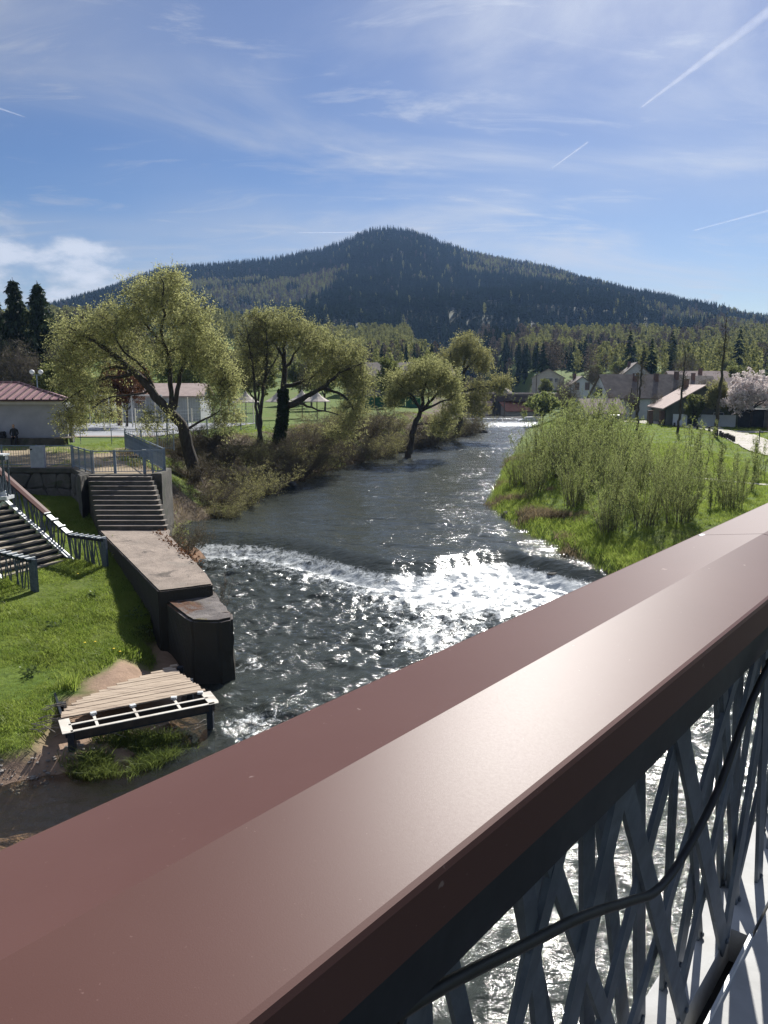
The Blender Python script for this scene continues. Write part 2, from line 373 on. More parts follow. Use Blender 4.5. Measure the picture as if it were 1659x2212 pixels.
col = t.mix(t.attr('litter'), gr, li); col = t.mix(t.attr('terr'), col, te); col = t.mix(t.attr('sand'), col, sa); col = t.mix(t.attr('bed'), col, be)
t.set(p, Base_Color=col, Roughness=.95, Specular_IOR_Level=.15)
t.l(t.bump(t.noise(9, 8, .7, 0, 'World'), .6, .06), p.inputs['Normal'])
me.materials.append(t.m)
tag(obj('ground', me), kind='structure')
# ================================================================ water
def crest(x): return sum(crest0(x + k_) for k_ in (-1.6, -1.1, -.6, -.2, .2, .6, 1.1, 1.6)) / 8
def crest0(x): return np.interp(x, [-12, -9.85, -6.1, -2.8, -1.4, .4, 2.3, 4.6, 6.5, 7.6, 9.5], [37.6, 37.4, 36.8, 34.7, 32.3, 30.7, 31.4, 33.7, 32.8, 29.6, 28.5])
def water_z(x, y):
    c = crest(x) + .35 * fbm(x * .9, y * .15, 3, 3); s = c - y      # metres below the crest
    lvl = .70 + .0045 * np.clip(y - 45, 0, 300)
    d = sstep(-1.3, 2.0, s)
    z = lvl * (1 - d) + .02
    z += .02 * np.exp(-((s + .9) / .8) ** 2) - .10 * np.exp(-((s - 1.7) / .5) ** 2) + .09 * np.exp(-((s - 2.6) / .6) ** 2)
    A = .020 + .095 * sstep(.3, 1.8, s) * np.exp(-np.clip(s - 1.8, 0, 99) / 9.) + .035 * sstep(.5, 3, s)
    # standing waves off the pier end and where the chute runs out
    for (bx, by, br, ba) in ((-3.0, 17.3, 1.3, .10), (-3.9, 21.5, .9, .07), (1.2, 23.5, 2.0, .05), (4.5, 29.0, 2.6, .05)):
        A = A + ba * np.exp(-(((x - bx) / br) ** 2 + ((y - by) / br) ** 2))
    shal = sstep(16, 12.5, y) * sstep(-1, -5, x); A = A * (1 - .85 * shal)
    rap = np.exp(-((y - 133) / 9.) ** 2) + np.exp(-((y - 153) / 3.) ** 2); A = A + .10 * rap
    wx = x + .5 * fbm(x * .5, y * .5, 41, 2); wy = y + .6 * fbm(x * .5 + 9, y * .5, 43, 2)
    w = fbm(wx * .75, wy * 1.05, 51, 2) * 1.0 + fbm(wx * 2.1, wy * 2.7, 61, 3) * .55
    rid = .5 - np.abs(fbm(wx * 1.9 + 4, wy * 2.5, 71, 3)) * 1.9
    upst = sstep(-.5, -2.5, s)
    rip = fbm(wx * .42, wy * 1.25 + .3 * wx, 121, 3) * (.55 + .9 * vnoise(x * .12, y * .07, 127))
    return z + A * (w * 1.25 + rid * .75) + .085 * upst * rip
def sheet(axx, ayy):
    X, Y = np.meshgrid(axx, ayy); Z = water_z(X, Y); n, m = len(axx), len(ayy)
    i = np.arange(n * m).reshape(m, n)
    return np.stack([X, Y, Z], -1).reshape(-1, 3), np.stack([i[:-1, :-1], i[:-1, 1:], i[1:, 1:], i[1:, :-1]], -1).reshape(-1, 4)
V1, F1 = sheet(axis([(-34, -11, .8), (-11, 11, .085), (11, 16, .5)]), axis([(-8, 3, .4), (3, 42, .085)]))
V2, F2 = sheet(axis([(-12, 24, .24)]), axis([(42, 96, .16)])); V3, F3 = sheet(axis([(-6, 52, .4)]), axis([(96, 160, .3), (160, 260, 1.)]))
V = np.concatenate([V1, V2, V3]); F = np.concatenate([F1, F2 + len(V1), F3 + len(V1) + len(V2)])
x, y = V[:, 0], V[:, 1]; s = crest(x) + .35 * fbm(x * .9, y * .15, 3, 3) - y
foam = 1.0 * sstep(-.1, .7, s) * np.exp(-np.clip(s - 1.2, 0, 99) / 2.3)
foam = foam * (.78 + .04 * sstep(-5, 3.5, x)) + .72 * sstep(.5, 2, s) * np.exp(-np.clip(s - 2, 0, 99) / 9.) * (.30 + .7 * sstep(-3, 4, x))
for bx, by, br, ba in ((-3.0, 17.3, 1.1, .62), (-3.9, 21.5, .8, .5), (1.2, 23.5, 1.7, .45), (4.5, 28.5, 2.6, .45)):
    foam = foam + ba * np.exp(-(((x - bx) / br) ** 2 + ((y - by) / br) ** 2))
foam = foam + .8 * np.exp(-((y - 133) / 12.) ** 2) + .6 * np.exp(-((y - 153) / 2.5) ** 2) + .03
foam *= 1 - sstep(-.2, .5, -s) * (y < 100)
shal = sstep(17.2, 14.6, y + .6 * fbm(x * .5, y * .5, 77, 2)) * sstep(-2.0, -5.5, x)
dep = np.clip(.93 - .80 * shal, 0, 1); dep = np.where((y > 31) , .93, dep)
nearL = (Lb(y) - x) > -1.0
dep = np.where(nearL & (y < 31), np.minimum(dep, .35 + .5 * np.clip(-(Lb(y) - x), 0, 1)), dep)
dep = np.where((Lb(y) - x) > .3, np.minimum(dep, .2), dep)
rapid = np.clip(sstep(-.2, 1.2, s) + np.exp(-((y - 133) / 10.) ** 2), 0, 1) * (1 - .6 * shal)
me = npmesh('river', V, F, None, True)
for nm, arr in (('foam', foam), ('depth', dep), ('rapid', rapid), ('gloss_r', .10 + .03 * sstep(10, 36, y))):
    at = me.attributes.new(nm, 'FLOAT', 'POINT'); at.data.foreach_set('value', arr.astype(np.float32))
t = NT('water')
rap = t.attr('rapid')
n1 = t.noise(2.8, 4, .62, .6, 'World', (.8, 1.5, 1)); n2 = t.noise(11, 4, .65, .5, 'World', (.9, 1.4, 1)); n3 = t.noise(1.1, 3, .5, .6, 'World', (.45, 1.6, 1))
h = t.math('ADD', t.math('MULTIPLY', n1, .80), t.math('ADD', t.math('MULTIPLY', t.math('MULTIPLY', n2, .17), rap), t.math('MULTIPLY', n3, 1.25)))
bn = t.n('ShaderNodeBump'); bn.inputs['Distance'].default_value = .10; t.l(h, bn.inputs['Height'])
patch = t.ramp(t.noise(.42, 4, .6, 1.2, 'World', (.8, .55, 1)), .34, .66)
t.l(t.math('MULTIPLY', t.math('MULTIPLY_ADD', rap, .15, .70), t.math('MULTIPLY_ADD', patch, .75, .50)), bn.inputs['Strength'])
gl = t.n('ShaderNodeBsdfGlossy'); t.l(t.attr('gloss_r'), gl.inputs['Roughness']); t.l(bn.outputs[0], gl.inputs['Normal'])
murk = t.n('ShaderNodeBsdfDiffuse'); murk.inputs[0].default_value = (.045, .052, .046, 1); t.l(bn.outputs[0], murk.inputs['Normal'])
tr = t.n('ShaderNodeBsdfTransparent'); tr.inputs[0].default_value = (.95, .90, .80, 1)
body = t.n('ShaderNodeMixShader'); t.l(t.attr('depth'), body.inputs[0]); t.l(tr.outputs[0], body.inputs[1]); t.l(murk.outputs[0], body.inputs[2])
fr = t.n('ShaderNodeFresnel'); fr.inputs[0].default_value = 1.333; t.l(bn.outputs[0], fr.inputs['Normal'])
wat = t.n('ShaderNodeMixShader'); t.l(fr.outputs[0], wat.inputs[0]); t.l(body.outputs[0], wat.inputs[1]); t.l(gl.outputs[0], wat.inputs[2])
fo = t.n('ShaderNodeBsdfPrincipled'); t.set(fo, Base_Color=(.56, .59, .60), Roughness=.35, Specular_IOR_Level=.5); t.l(bn.outputs[0], fo.inputs['Normal'])
f1 = t.noise(3.2, 8, .72, 1.2, 'World', (1, .75, 1)); f2 = t.noise(14, 5, .7, .6, 'World', (1, .8, 1))
fn = t.math('ADD', t.math('MULTIPLY', f1, .72), t.math('MULTIPLY', f2, .28))
fm = t.ramp(t.math('ADD', fn, t.math('MULTIPLY', t.attr('foam'), .34)), .66, .86)
fin = t.n('ShaderNodeMixShader'); t.l(t.math('MULTIPLY', fm, .9), fin.inputs[0]); t.l(wat.outputs[0], fin.inputs[1]); t.l(fo.outputs[0], fin.inputs[2])
t.l(fin.outputs[0], t.out.inputs[0]); me.materials.append(t.m)
tag(obj('river', me), kind='structure')
# ================================================================ mountain
RX = [-1500, -1000, -650, -570, -470, -360, -270, -180, -100, -55, -23, 16, 55, 95, 141, 196, 275, 353, 446, 524, 602, 650, 900, 1500, 2500]
RP = [640, 650, 672, 660, 625, 572, 564, 551, 533, 515, 498, 491, 500, 520, 540, 553, 571, 600, 640, 660, 680, 690, 712, 700, 690]
RZ = [EYE + (828 - p_) / 1662. * 1300 - 21 for p_ in RP]
def hill_z(x, y):
    zr = np.interp(x + 30 * fbm(x * .004, y * .004, 81, 2), RX, RZ)
    tt = np.clip((y - 430) / 870., 0, 1.6)
    prof = np.where(tt < 1, tt ** 1.35, 1 - .9 * (tt - 1))
    z = 8 + (zr - 8) * prof
    amp = np.minimum(tt * 4, 1) * np.clip(1.05 - tt, .0, 1)
    return z + amp * (55 * fbm(x * .0052, y * .004, 85, 3) + 12 * fbm(x * .02, y * .02, 87, 2))
hx = np.linspace(-1500, 1800, 130); hy = np.linspace(400, 1700, 66)
X, Y = np.meshgrid(hx, hy); Z = hill_z(X, Y)
i = np.arange(X.size).reshape(X.shape); F = np.stack([i[:-1, :-1], i[:-1, 1:], i[1:, 1:], i[1:, :-1]], -1).reshape(-1, 4)
forest_floor = pm('forest_floor', (.03, .04, .018), (.06, .065, .03), .05, .95, coord='World')
tag(obj('mountain', npmesh('mountain', np.stack([X, Y, Z], -1).reshape(-1, 3), F, forest_floor, True)), kind='structure')
# ================================================================ scatter helper (geometry nodes on given points)
def scatter(name, pts, scl, rz, idx, variants, label, kind='stuff'):
    me = bpy.data.meshes.new(name); pts = np.asarray(pts, np.float32)
    me.vertices.add(len(pts)); me.vertices.foreach_set('co', pts.ravel())
    for nm, ty, arr in (('scl', 'FLOAT', np.asarray(scl, np.float32)), ('rz', 'FLOAT', np.asarray(rz, np.float32)), ('vi', 'INT', np.asarray(idx, np.int32))):
        a = me.attributes.new(nm, ty, 'POINT'); a.data.foreach_set('value', arr)
    o = obj(name, me)
    ng = bpy.data.node_groups.new(name, 'GeometryNodeTree')
    ng.interface.new_socket('Geometry', in_out='INPUT', socket_type='NodeSocketGeometry'); ng.interface.new_socket('Geometry', in_out='OUTPUT', socket_type='NodeSocketGeometry')
    gi = ng.nodes.new('NodeGroupInput'); go = ng.nodes.new('NodeGroupOutput'); iop = ng.nodes.new('GeometryNodeInstanceOnPoints')
    jo = ng.nodes.new('GeometryNodeJoinGeometry')
    for v in reversed(variants):
        oi = ng.nodes.new('GeometryNodeObjectInfo'); oi.inputs['Object'].default_value = v; oi.inputs['As Instance'].default_value = True
        ng.links.new(oi.outputs['Geometry'], jo.inputs[0])
    def na(n, ty):
        q = ng.nodes.new('GeometryNodeInputNamedAttribute'); q.data_type = ty; q.inputs[0].default_value = n; return q.outputs[0]
    cx = ng.nodes.new('ShaderNodeCombineXYZ'); ng.links.new(na('rz', 'FLOAT'), cx.inputs[2])
    ng.links.new(gi.outputs[0], iop.inputs['Points']); ng.links.new(jo.outputs[0], iop.inputs['Instance'])
    iop.inputs['Pick Instance'].default_value = True; ng.links.new(na('vi', 'INT'), iop.inputs['Instance Index'])
    ng.links.new(cx.outputs[0], iop.inputs['Rotation']); ng.links.new(na('scl', 'FLOAT'), iop.inputs['Scale'])
    ng.links.new(iop.outputs[0], go.inputs[0])
    md = o.modifiers.new('scatter', 'NODES'); md.node_group = ng
    return tag(o, label, kind=kind)
def loose(name, me): return bpy.data.objects.new(name, me)       # source shape for the scatter, not in the scene
def kites(P, L, W, rng, up=.0, dirs=None):
    """leaf-sized kite faces at P"""
    n = len(P)
    d = rng.normal(size=(n, 3)) if dirs is None else dirs + .6 * rng.normal(size=(n, 3)); d[:, 2] += up; d /= np.linalg.norm(d, axis=1)[:, None] + 1e-9
    s = np.cross(d, rng.normal(size=(n, 3))); s /= np.linalg.norm(s, axis=1)[:, None] + 1e-9
    L = (L * rng.uniform(.6, 1.35, n))[:, None]; W = (W * rng.uniform(.7, 1.3, n))[:, None]
    V = np.stack([P, P + d * L * .45 + s * W * .5, P + d * L, P + d * L * .45 - s * W * .5], 1).reshape(-1, 3)
    return V, np.arange(4 * n).reshape(n, 4)
def leafmesh(name, V, F, mat, rng):
    me = npmesh(name, V, F, mat); r = np.repeat(rng.random(len(F)), 4).astype(np.float32)
    a = me.attributes.new('rnd', 'FLOAT', 'POINT'); a.data.foreach_set('value', r); return me
spruce_m = leafmat('spruce_needles', (.016, .030, .016), (.030, .046, .022), .25)
spruce_far = leafmat('far_spruce_needles', (.015, .029, .015), (.028, .046, .021), .2, tint=(.042, .060, .028), gloss=0.)
birch_m = leafmat('spring_birch_leaves', (.13, .14, .045), (.20, .20, .075), .5, gloss=0.)
bare_m = leafmat('bare_far_twigs', (.075, .062, .05), (.11, .09, .068), .3, gloss=0.)
def far_conifer(seed):
    rng = np.random.default_rng(seed); H = 1.; n = 150
    z = H * (.06 + .94 * rng.random(n) ** .8); r = (1 - z) * .21 * (.75 + .5 * rng.random(n)) + .008
    a = rng.random(n) * 6.283; P = np.stack([np.cos(a) * r * .15, np.sin(a) * r * .15, z + .02], -1)
    d = np.stack([np.cos(a), np.sin(a), -.55 - .3 * rng.random(n)], -1); d /= np.linalg.norm(d, axis=1)[:, None]
    s = np.stack([-np.sin(a), np.cos(a), 0 * a], -1); L = (r * 1.25)[:, None]; w = (.045 + .05 * (1 - z))[:, None]
    V = np.stack([P, P + d * L * .6 + s * w * .5, P + d * L, P + d * L * .6 - s * w * .5], 1).reshape(-1, 3)
    V = np.concatenate([V, [[-.012, 0, 0], [.012, 0, 0], [.003, 0, .98], [-.003, 0, .98]]])
    return leafmesh('spruce', V, np.arange(len(V)).reshape(-1, 4), spruce_far, rng)
def far_leafy(seed, mat, n=260, wid=.16, k=.062):
    rng = np.random.default_rng(seed)
    z = .22 + .76 * rng.random(n); prof = np.sin(np.clip((z - .15) / .87, 0, 1) ** .8 * math.pi) ** .7
    a = rng.random(n) * 6.283; r = wid * prof * np.sqrt(rng.random(n)) * (.8 + .4 * np.sin(a * 3 + seed))
    P = np.stack([np.cos(a) * r, np.sin(a) * r, z], -1); V, Fq = kites(P, k, k * .75, rng, .5)
    V = np.concatenate([V, [[-.012, 0, 0], [.012, 0, 0], [.003, 0, .8], [-.003, 0, .8]]])
    return leafmesh('leafy', V, np.arange(len(V)).reshape(-1, 4), mat, rng)
con = [loose('spruce_source', far_conifer(i)) for i in range(4)]
bir = [loose('birch_source', far_leafy(20 + i, birch_m)) for i in range(3)]
bar = [loose('bare_source', far_leafy(40 + i, bare_m, 220, .22, .06)) for i in range(2)]
allv = con + bir + bar
rng = np.random.default_rng(4)
# mountain forest
N = 95000
px = rng.uniform(-900, 1150, N); py = 455 + 900 * rng.random(N) ** .85
vis = np.abs(px) < py * .53 + 40
px, py = px[vis], py[vis]; pz = hill_z(px, py) - .5
m = fbm(px * .006, py * .005, 91, 4); tlev = (py - 430) / 870.
light = (m > .24 + .10 * np.abs(tlev - .3)) | ((rng.random(len(px)) < .022)) | (((px > 250) & (tlev < .42)) & (m > -.02)) | ((tlev < .12) & (m > -.05) & (rng.random(len(px)) < .75))
edge_r = (px > 120) & (tlev > .75) & (rng.random(len(px)) < .30); light |= edge_r
idx = np.where(light, rng.integers(4, 9, len(px)), rng.integers(0, 4, len(px)))
sc = np.where(light, rng.uniform(7.5, 12, len(px)), rng.uniform(7.5, 13.5, len(px)))
scatter('mountain_forest', np.stack([px, py, pz], -1), sc, rng.random(len(px)) * 6.28, idx, allv, 'dark spruce forest with pale spring trees covering the mountain')
# woods at the foot of the mountain
N = 11000
px = rng.uniform(-330, 420, N); py = 140 + 315 * np.sqrt(rng.random(N))
m = fbm(px * .011, py * .010, 95, 3)
keep = (np.abs(px) < py * .56) & ((m > -.12) | (py > 390) | (py < 300)) & ~((px > 5) & (px < 75) & (py < 245)) & ~((px > Lb(py) - 8) & (px < Rb(py) + 6) & (py < 262)) & ~((px > 0) & (py < 205)) & ~((px < 20) & (py < 150))
px, py, m = px[keep], py[keep], m[keep]; pz = np.maximum(ground_z(px, py), np.where(py > 432, hill_z(px, py), -99)) - .2
q = fbm(px * .02, py * .012, 97, 3) + .25 * (rng.random(len(px)) - .5)
idx = np.where(q > -.10, rng.integers(4, 7, len(px)), np.where(q > -.2, rng.integers(7, 9, len(px)), rng.integers(0, 4, len(px))))
scatter('valley_wood', np.stack([px, py, pz], -1), np.where(idx < 4, rng.uniform(6.5, 11, len(px)), rng.uniform(7.5, 11.5, len(px))), rng.random(len(px)) * 6.28, idx, allv, 'band of pale birch and dark spruce wood at the mountain foot')
# ================================================================ footbridge (the rail in the foreground)
rnd = random.Random(7)
AZ = R(39.7); RD = Vector((math.sin(AZ), math.cos(AZ), 0)); RN = Vector((math.cos(AZ), -math.sin(AZ), 0))
def rp(s, off, h): return RD * s + RN * off + Vector((0, 0, EYE - h))
t = NT('brown_coated_metal'); p = t.n('ShaderNodeBsdfPrincipled'); t.l(p.outputs[0], t.out.inputs[0])
cc = t.mix(t.ramp(t.noise(2.2, 5, .6), .3, .7), (.103, .051, .044), (.114, .058, .050))
cc = t.mix(t.ramp(t.noise(180, 3, .6), .68, .80), cc, (.20, .12, .105))
cc = t.mix(t.ramp(t.noise(26, 3, .5, 0, 'Object', loc=(4, 4, 4)), .745, .77), cc, (.24, .17, .15))
t.set(p, Base_Color=cc, Metallic=.0, Specular_IOR_Level=.095)
t.l(t.math('MULTIPLY_ADD', t.noise(300, 4, .7), .05, .405), p.inputs['Roughness'])
t.l(t.bump(t.noise(900, 3, .6), .05, .001), p.inputs['Normal']); coping_m = t.m
dark_steel = pm('shaded_steel_beam', (.018, .024, .036), (.03, .038, .052), 8, .5, .05, 50, .003, metal=.5)
br = thing('footbridge', rp(1.0, .8, 1.62), 'footbridge in the foreground with brown metal handrail over galvanised bars', 'footbridge')
def coping(s0, s1, name='coping'):
    prof = [(-.664, .462), (-.664, .4145), (-.6615, .4095), (-.6565, .4075), (-.4935, .3835), (-.3515, .4075), (-.3465, .4095), (-.3440, .4145), (-.344, .466), (-.352, .466), (-.352, .43), (-.655, .43), (-.655, .462)]
    b = MB(); n = len(prof); k = 6
    for i in range(k + 1):
        for o_, h_ in prof: b.v.append(tuple(rp(s0 + (s1 - s0) * i / k, o_, h_)))
    for i in range(k):
        for j in range(n):
            j2 = (j + 1) % n; b.f.append((i * n + j, (i + 1) * n + j, (i + 1) * n + j2, i * n + j2)); b.m.append(0)
    b.f.append(tuple(range(n))); b.f.append(tuple(range(k * n + n - 1, k * n - 1, -1))); b.m += [0, 0]
    return b.build(name, coping_m, br)
coping(-4, 2.124); coping(2.128, 8.1)
def strip(s0, s1, o0, o1, h0, h1):
    b = MB(); q = [rp(s, o, h) for s in (s0, s1) for o, h in ((o0, h0), (o1, h0), (o1, h1), (o0, h1))]
    b.v = [tuple(v) for v in q]; b.f = [(0, 1, 2, 3), (7, 6, 5, 4), (0, 4, 5, 1), (1, 5, 6, 2), (2, 6, 7, 3), (3, 7, 4, 0)]; b.m = [0] * 6; return b
strip(-4, 8.1, -.60, -.40, .432, .60).build('top_beam', dark_steel, br)
strip(2.112, 2.140, -.650, -.358, .405, .437).build('joint_cover', steel, br)
conc_l = pm('light_deck_concrete', (.42, .42, .41), (.50, .50, .49), 6, .8, .2, 60, .004, c3=(.34, .34, .33), s3=2)
strip(-4, 8.1, -.576, -.484, 1.5, 1.72).build('edge_strip', conc_l, br, )
strip(-4, 2.10, -.484, -.436, 1.60, 1.70).build('drain_channel', black_m, br)
strip(2.10, 8.1, -.484, -.436, 1.5, 1.70).build('edge_strip', conc_l, br)
strip(-4, 2.10, -.436, -.428, 1.488, 1.70).build('channel_lip', steel_w, br)
strip(-4, 8.1, -.428, -.12, 1.502, 1.72).build('edge_strip', conc_l, br)
strip(-4, 8.1, -.12, 2.4, 1.506, 1.72).build('deck', pm('low_bounce_deck', (.03, .03, .032), (.045, .045, .048), 5, .85, .3, 80, .004), br)  # unseen deck darkened so it bounces less light onto the rail
strip(-4, 8.1, -.50, 2.3, 1.724, 2.3).build('girder', dark_steel, br)
for s_ in (-3.6, 7.7):
    c_ = rp(s_, .9, 0); MB().box((c_.x, c_.y, 2.6), (1.2, .9, 6.2), -AZ).build('pier', concrete_d, br)
# inclined flat bars, two crossing layers
s_ = -.3; bars = []
while s_ < 5.2:
    lay = len(bars) % 2; lean = rnd.choice((-1, 1, 1)) * rnd.uniform(.05, .38) if lay else (-1 if len(bars) % 4 else 1) * rnd.uniform(.15, .70)
    bars.append((s_ + rnd.uniform(-.04, .04), lean, (-.475, -.535)[lay] + rnd.uniform(-.008, .008), rnd.choice((.034, .042, .050, .058)), rnd.uniform(-.03, .02)))
    s_ += rnd.uniform(.045, .085)
bolt_me = MB().lathe([(.007, 0), (.007, .004), (.004, .006)], n=8).mesh('bolt', steel)
for s0, lean, off, w, sp in bars:
    obj('bolt', bolt_me, br, rp(s0 + lean / 2 * .97, off - .02 + sp + .006, 1.49), (R(90), 0, -AZ + R(90)))
    MB().beam(rp(s0 - lean / 2, off, .595), rp(s0 + lean / 2, off - .02 + sp, 1.515), .010, w, up=RD).build('bar', steel, br)
cb = MB(); cpts = [(-.2, .50), (.25, .565), (.51, .605), (.79, .70), (.95, .755), (1.11, .82), (1.22, .86), (1.34, .85), (1.49, .79), (1.62, .68), (1.77, .60), (2.0, .56), (2.3, .60), (2.8, .75), (3.2, .70), (3.6, .58)]
def smooth(pts, k=6):
    P = [Vector(q) for q in pts]; out = []
    for i in range(len(P) - 1):
        a, b, c, d = P[max(i - 1, 0)], P[i], P[i + 1], P[min(i + 2, len(P) - 1)]
        for j in range(k):
            u = j / k; out.append(.5 * ((2 * b) + (c - a) * u + (2 * a - 5 * b + 4 * c - d) * u * u + (3 * b - a - 3 * c + d) * u ** 3))
    return out + [P[-1]]
cb.tube(smooth([rp(a, -.385 - .03 * math.sin(a * 2), h) for a, h in cpts]), .0075, 8)
cab = tag(cb.build('cable', black_m, smooth=True), 'black electric cable hanging in a loop along the footbridge bars', 'cable')
for a_, h_ in ((.51, .605), (1.77, .60), (2.3, .60), (3.2, .70)):
    q_ = rp(a_, -.385 - .03 * math.sin(a_ * 2), h_); MB().tube([q_ - RD * .004, q_ + RD * .004], .0105, 10).build('cable_tie', black_m, cab)
# ================================================================ bridge stair down to the grass
bs = thing('bridge_stair', (-12.2, 26.6, 1.5), 'steel stair leading down from the footbridge to the grass', 'stair')
SD = Vector((-.9, .42, 0)).normalized(); SP = Vector((-.42, -.9, 0)).normalized()      # up the flight / across to the near rail
A0 = Vector((-11.6, 27.8, 1.58)); RISE = .624
def sp(L, w, z=0.): return A0 + SD * L + SP * w + Vector((0, 0, (RISE * L if L > 0 else 0) + z))
tread_m = pm('worn_tread', (.26, .225, .18), (.34, .29, .23), 3, .85, .3, 40, .006)
for i in range(17):
    L = .12 + i * .27; c = sp(L, 1.5, 0); z = 1.58 + i * .168 + .02
    MB().box((c.x, c.y, z + .06), (.24, 2.92, .06), math.atan2(SD.y, SD.x)).build('tread', tread_m, bs)
    MB().box((c.x - SD.x * .1, c.y - SD.y * .1, z - .03), (.012, 2.88, .11), math.atan2(SD.y, SD.x)).build('riser', dark_steel, bs)
for w in (-.04, 3.04):
    MB().beam(sp(-.15, w, -.06), sp(4.9, w, -.02), .06, .26).build('stringer', steel_w, bs)
    b = MB(); b.beam(sp(.02, w + .05 if w < 1 else w - .05, .13), sp(4.9, w + .05 if w < 1 else w - .05, .15), .16, .012); b.build('stringer_flange', steel_w, bs)
def flat_cop(a, b, w, m, nm): return MB().beam(a, b, w, .03).build(nm, m, bs)
for w, far in ((-.05, 1), (3.05, 0)):
    P0 = sp(-1.65, w, 1.05); P0.z = 2.62 if far else 2.5; P1 = sp(0, w, 1.06); P2 = sp(1.05, w, 1.06); P3 = sp(5.2, w, 1.06)
    base0 = Vector((P0.x, P0.y, 1.35))
    MB().box((P0.x, P0.y, (P0.z + 1.1) / 2), (.09, .22 if far else .30, P0.z - 1.14), math.atan2(SP.y, SP.x)).build('end_post', steel, bs)
    for a, b in ((P0, P1), (P1, P2)): MB().beam(a - Vector((0, 0, .09)), b - Vector((0, 0, .09)), .10, .12).build('handrail_beam', dark_steel, bs)
    MB().beam(P2 - Vector((0, 0, .09)), P3 - Vector((0, 0, .09)), .10, .12).build('handrail_beam', dark_steel, bs)
    # coping still fitted on the upper run
    u = (P3 - P2).normalized(); b = MB(); prof = ((-.16, -.03), (-.16, .02), (0, .045), (.16, .02), (.16, -.03))
    for q in (P2 + u * .05, P3):
        for o_, h_ in prof: b.v.append(tuple(q + SP * o_ + Vector((0, 0, h_))))
    n = 5
    for j in range(n): b.f.append((j, n + j, n + (j + 1) % n, (j + 1) % n)); b.m.append(0)
    b.f += [(0, 1, 2, 3, 4), (9, 8, 7, 6, 5)]; b.m += [0, 0]; b.build('coping', coping_m, bs)
    # bare brackets where it is missing
    MB().beam(P2 + u * .03, P2 + u * .06, .30, .05).build('bracket', steel_w, bs)
    for a, b_, k in ((P0, P1, 6), (P1, P2, 3)):
        for i in range(k):
            q0 = a.lerp(b_, (i + .12) / k); q1 = a.lerp(b_, (i + .92) / k); MB().beam(q0 - Vector((0, 0, .02)), q1 - Vector((0, 0, .02)), .22, .012).build('base_plate', steel_w, bs)
            q = a.lerp(b_, i / k + .02); MB().beam(q, q + (b_ - a).normalized() * .05, .31, .05).build('bracket', steel_w, bs)
    # inclined bars
    tot = 6.2; k = 84 if far else 50
    for i in range(k):
        L = -1.6 + tot * (i + rnd.random() * .6) / k; ln = rnd.uniform(-.28, .28); wv = w + rnd.choice((-.03, .03))
        top = sp(L, wv, .93); bot = sp(L + ln, wv, .05)
        if L < 0: top.z = P0.z + (P1.z - P0.z) * (L + 1.65) / 1.65 - .14
        if L + ln < 0: bot.z = 1.28
        if top.z - bot.z > .3: MB().beam(bot, top, .014, .052, up=SD).build('bar', steel, bs)
# upper landing of the stair, only its end rail shows at the left edge
la = thing('landing_rail', (-11.95, 23.6, 1.2), 'pale steel railing end of the upper landing at the left edge', 'railing')
for i, xx in enumerate((-12.5, -12.33, -12.2, -12.06, -11.94, -11.84, -11.76, -11.7)):
    MB().beam((xx - .1 * (i % 3) + .1, 23.6 + .25 * (i % 2), 4.65), (xx, 23.6 + .25 * (i % 2), 5.86), .012, .05, up=(1, 0, 0)).build('bar', steel, la)
MB().box((-12.4, 23.7, 5.93), (1.5, .42, .05)).build('handrail', steel_w, la)
MB().box((-12.3, 23.7, 5.83), (1.3, .2, .12)).build('handrail_beam', steel, la)
MB().box((-12.5, 23.7, 4.60), (1.75, .5, .10)).build('edge_beam', steel_w, la)
MB().beam((-13.3, 23.7, 3.9), (-11.75, 23.7, 4.75), .1, .14).build('bracket', steel_w, la)
MB().beam((-13.3, 23.7, 3.2), (-11.85, 23.7, 4.45), .08, .08).build('bracket', steel_w, la)
MB().box((-13.25, 23.7, 2.8), (.25, .4, 3.7)).build('support_post', steel, la)
# ================================================================ concrete steps, slab, pier
def rough_prism(poly, z0, z1, mat, name, parent=None, seg=.35, amp=.03, seed=0, bevel=.03):
    """thick weathered concrete block: subdivided sides and top, worn edges"""
    bm = bmesh.new(); vs = [bm.verts.new((q[0], q[1], z0)) for q in poly]; f = bm.faces.new(vs)
    if f.normal.z > 0: f.normal_flip()
    bm.normal_update()
    if f.normal.z > 0: f.normal_flip()
    ex = bmesh.ops.extrude_face_region(bm, geom=[f]); up = [g for g in ex['geom'] if isinstance(g, bmesh.types.BMVert)]
    for i, v in enumerate(up):
        j = min(range(len(poly)), key=lambda k: (poly[k][0] - v.co.x) ** 2 + (poly[k][1] - v.co.y) ** 2)
        v.co.z = z1[j] if hasattr(z1, '__len__') else z1
    bmesh.ops.recalc_face_normals(bm, faces=bm.faces[:])
    bmesh.ops.bevel(bm, geom=bm.edges[:], offset=bevel, segments=2, affect='EDGES')
    bmesh.ops.triangulate(bm, faces=[f_ for f_ in bm.faces if len(f_.verts) > 4])
    for _ in range(5):
        es = [e for e in bm.edges if e.calc_length() > seg]
        if not es: break
        bmesh.ops.subdivide_edges(bm, edges=es, cuts=1, use_grid_fill=True)
        bmesh.ops.triangulate(bm, faces=[f_ for f_ in bm.faces if len(f_.verts) > 4])
    bm.normal_update()
    co = np.array([v.co[:] for v in bm.verts]); d = amp * (fbm(co[:, 0] * 2.2 + co[:, 2], co[:, 1] * 2.2 - co[:, 2] * 1.3, seed, 4))
    for v, q in zip(bm.verts, d): v.co += v.normal * float(q)
    me = bpy.data.meshes.new(name); bm.to_mesh(me); bm.free(); me.materials.append(mat)
    return obj(name, me, parent)
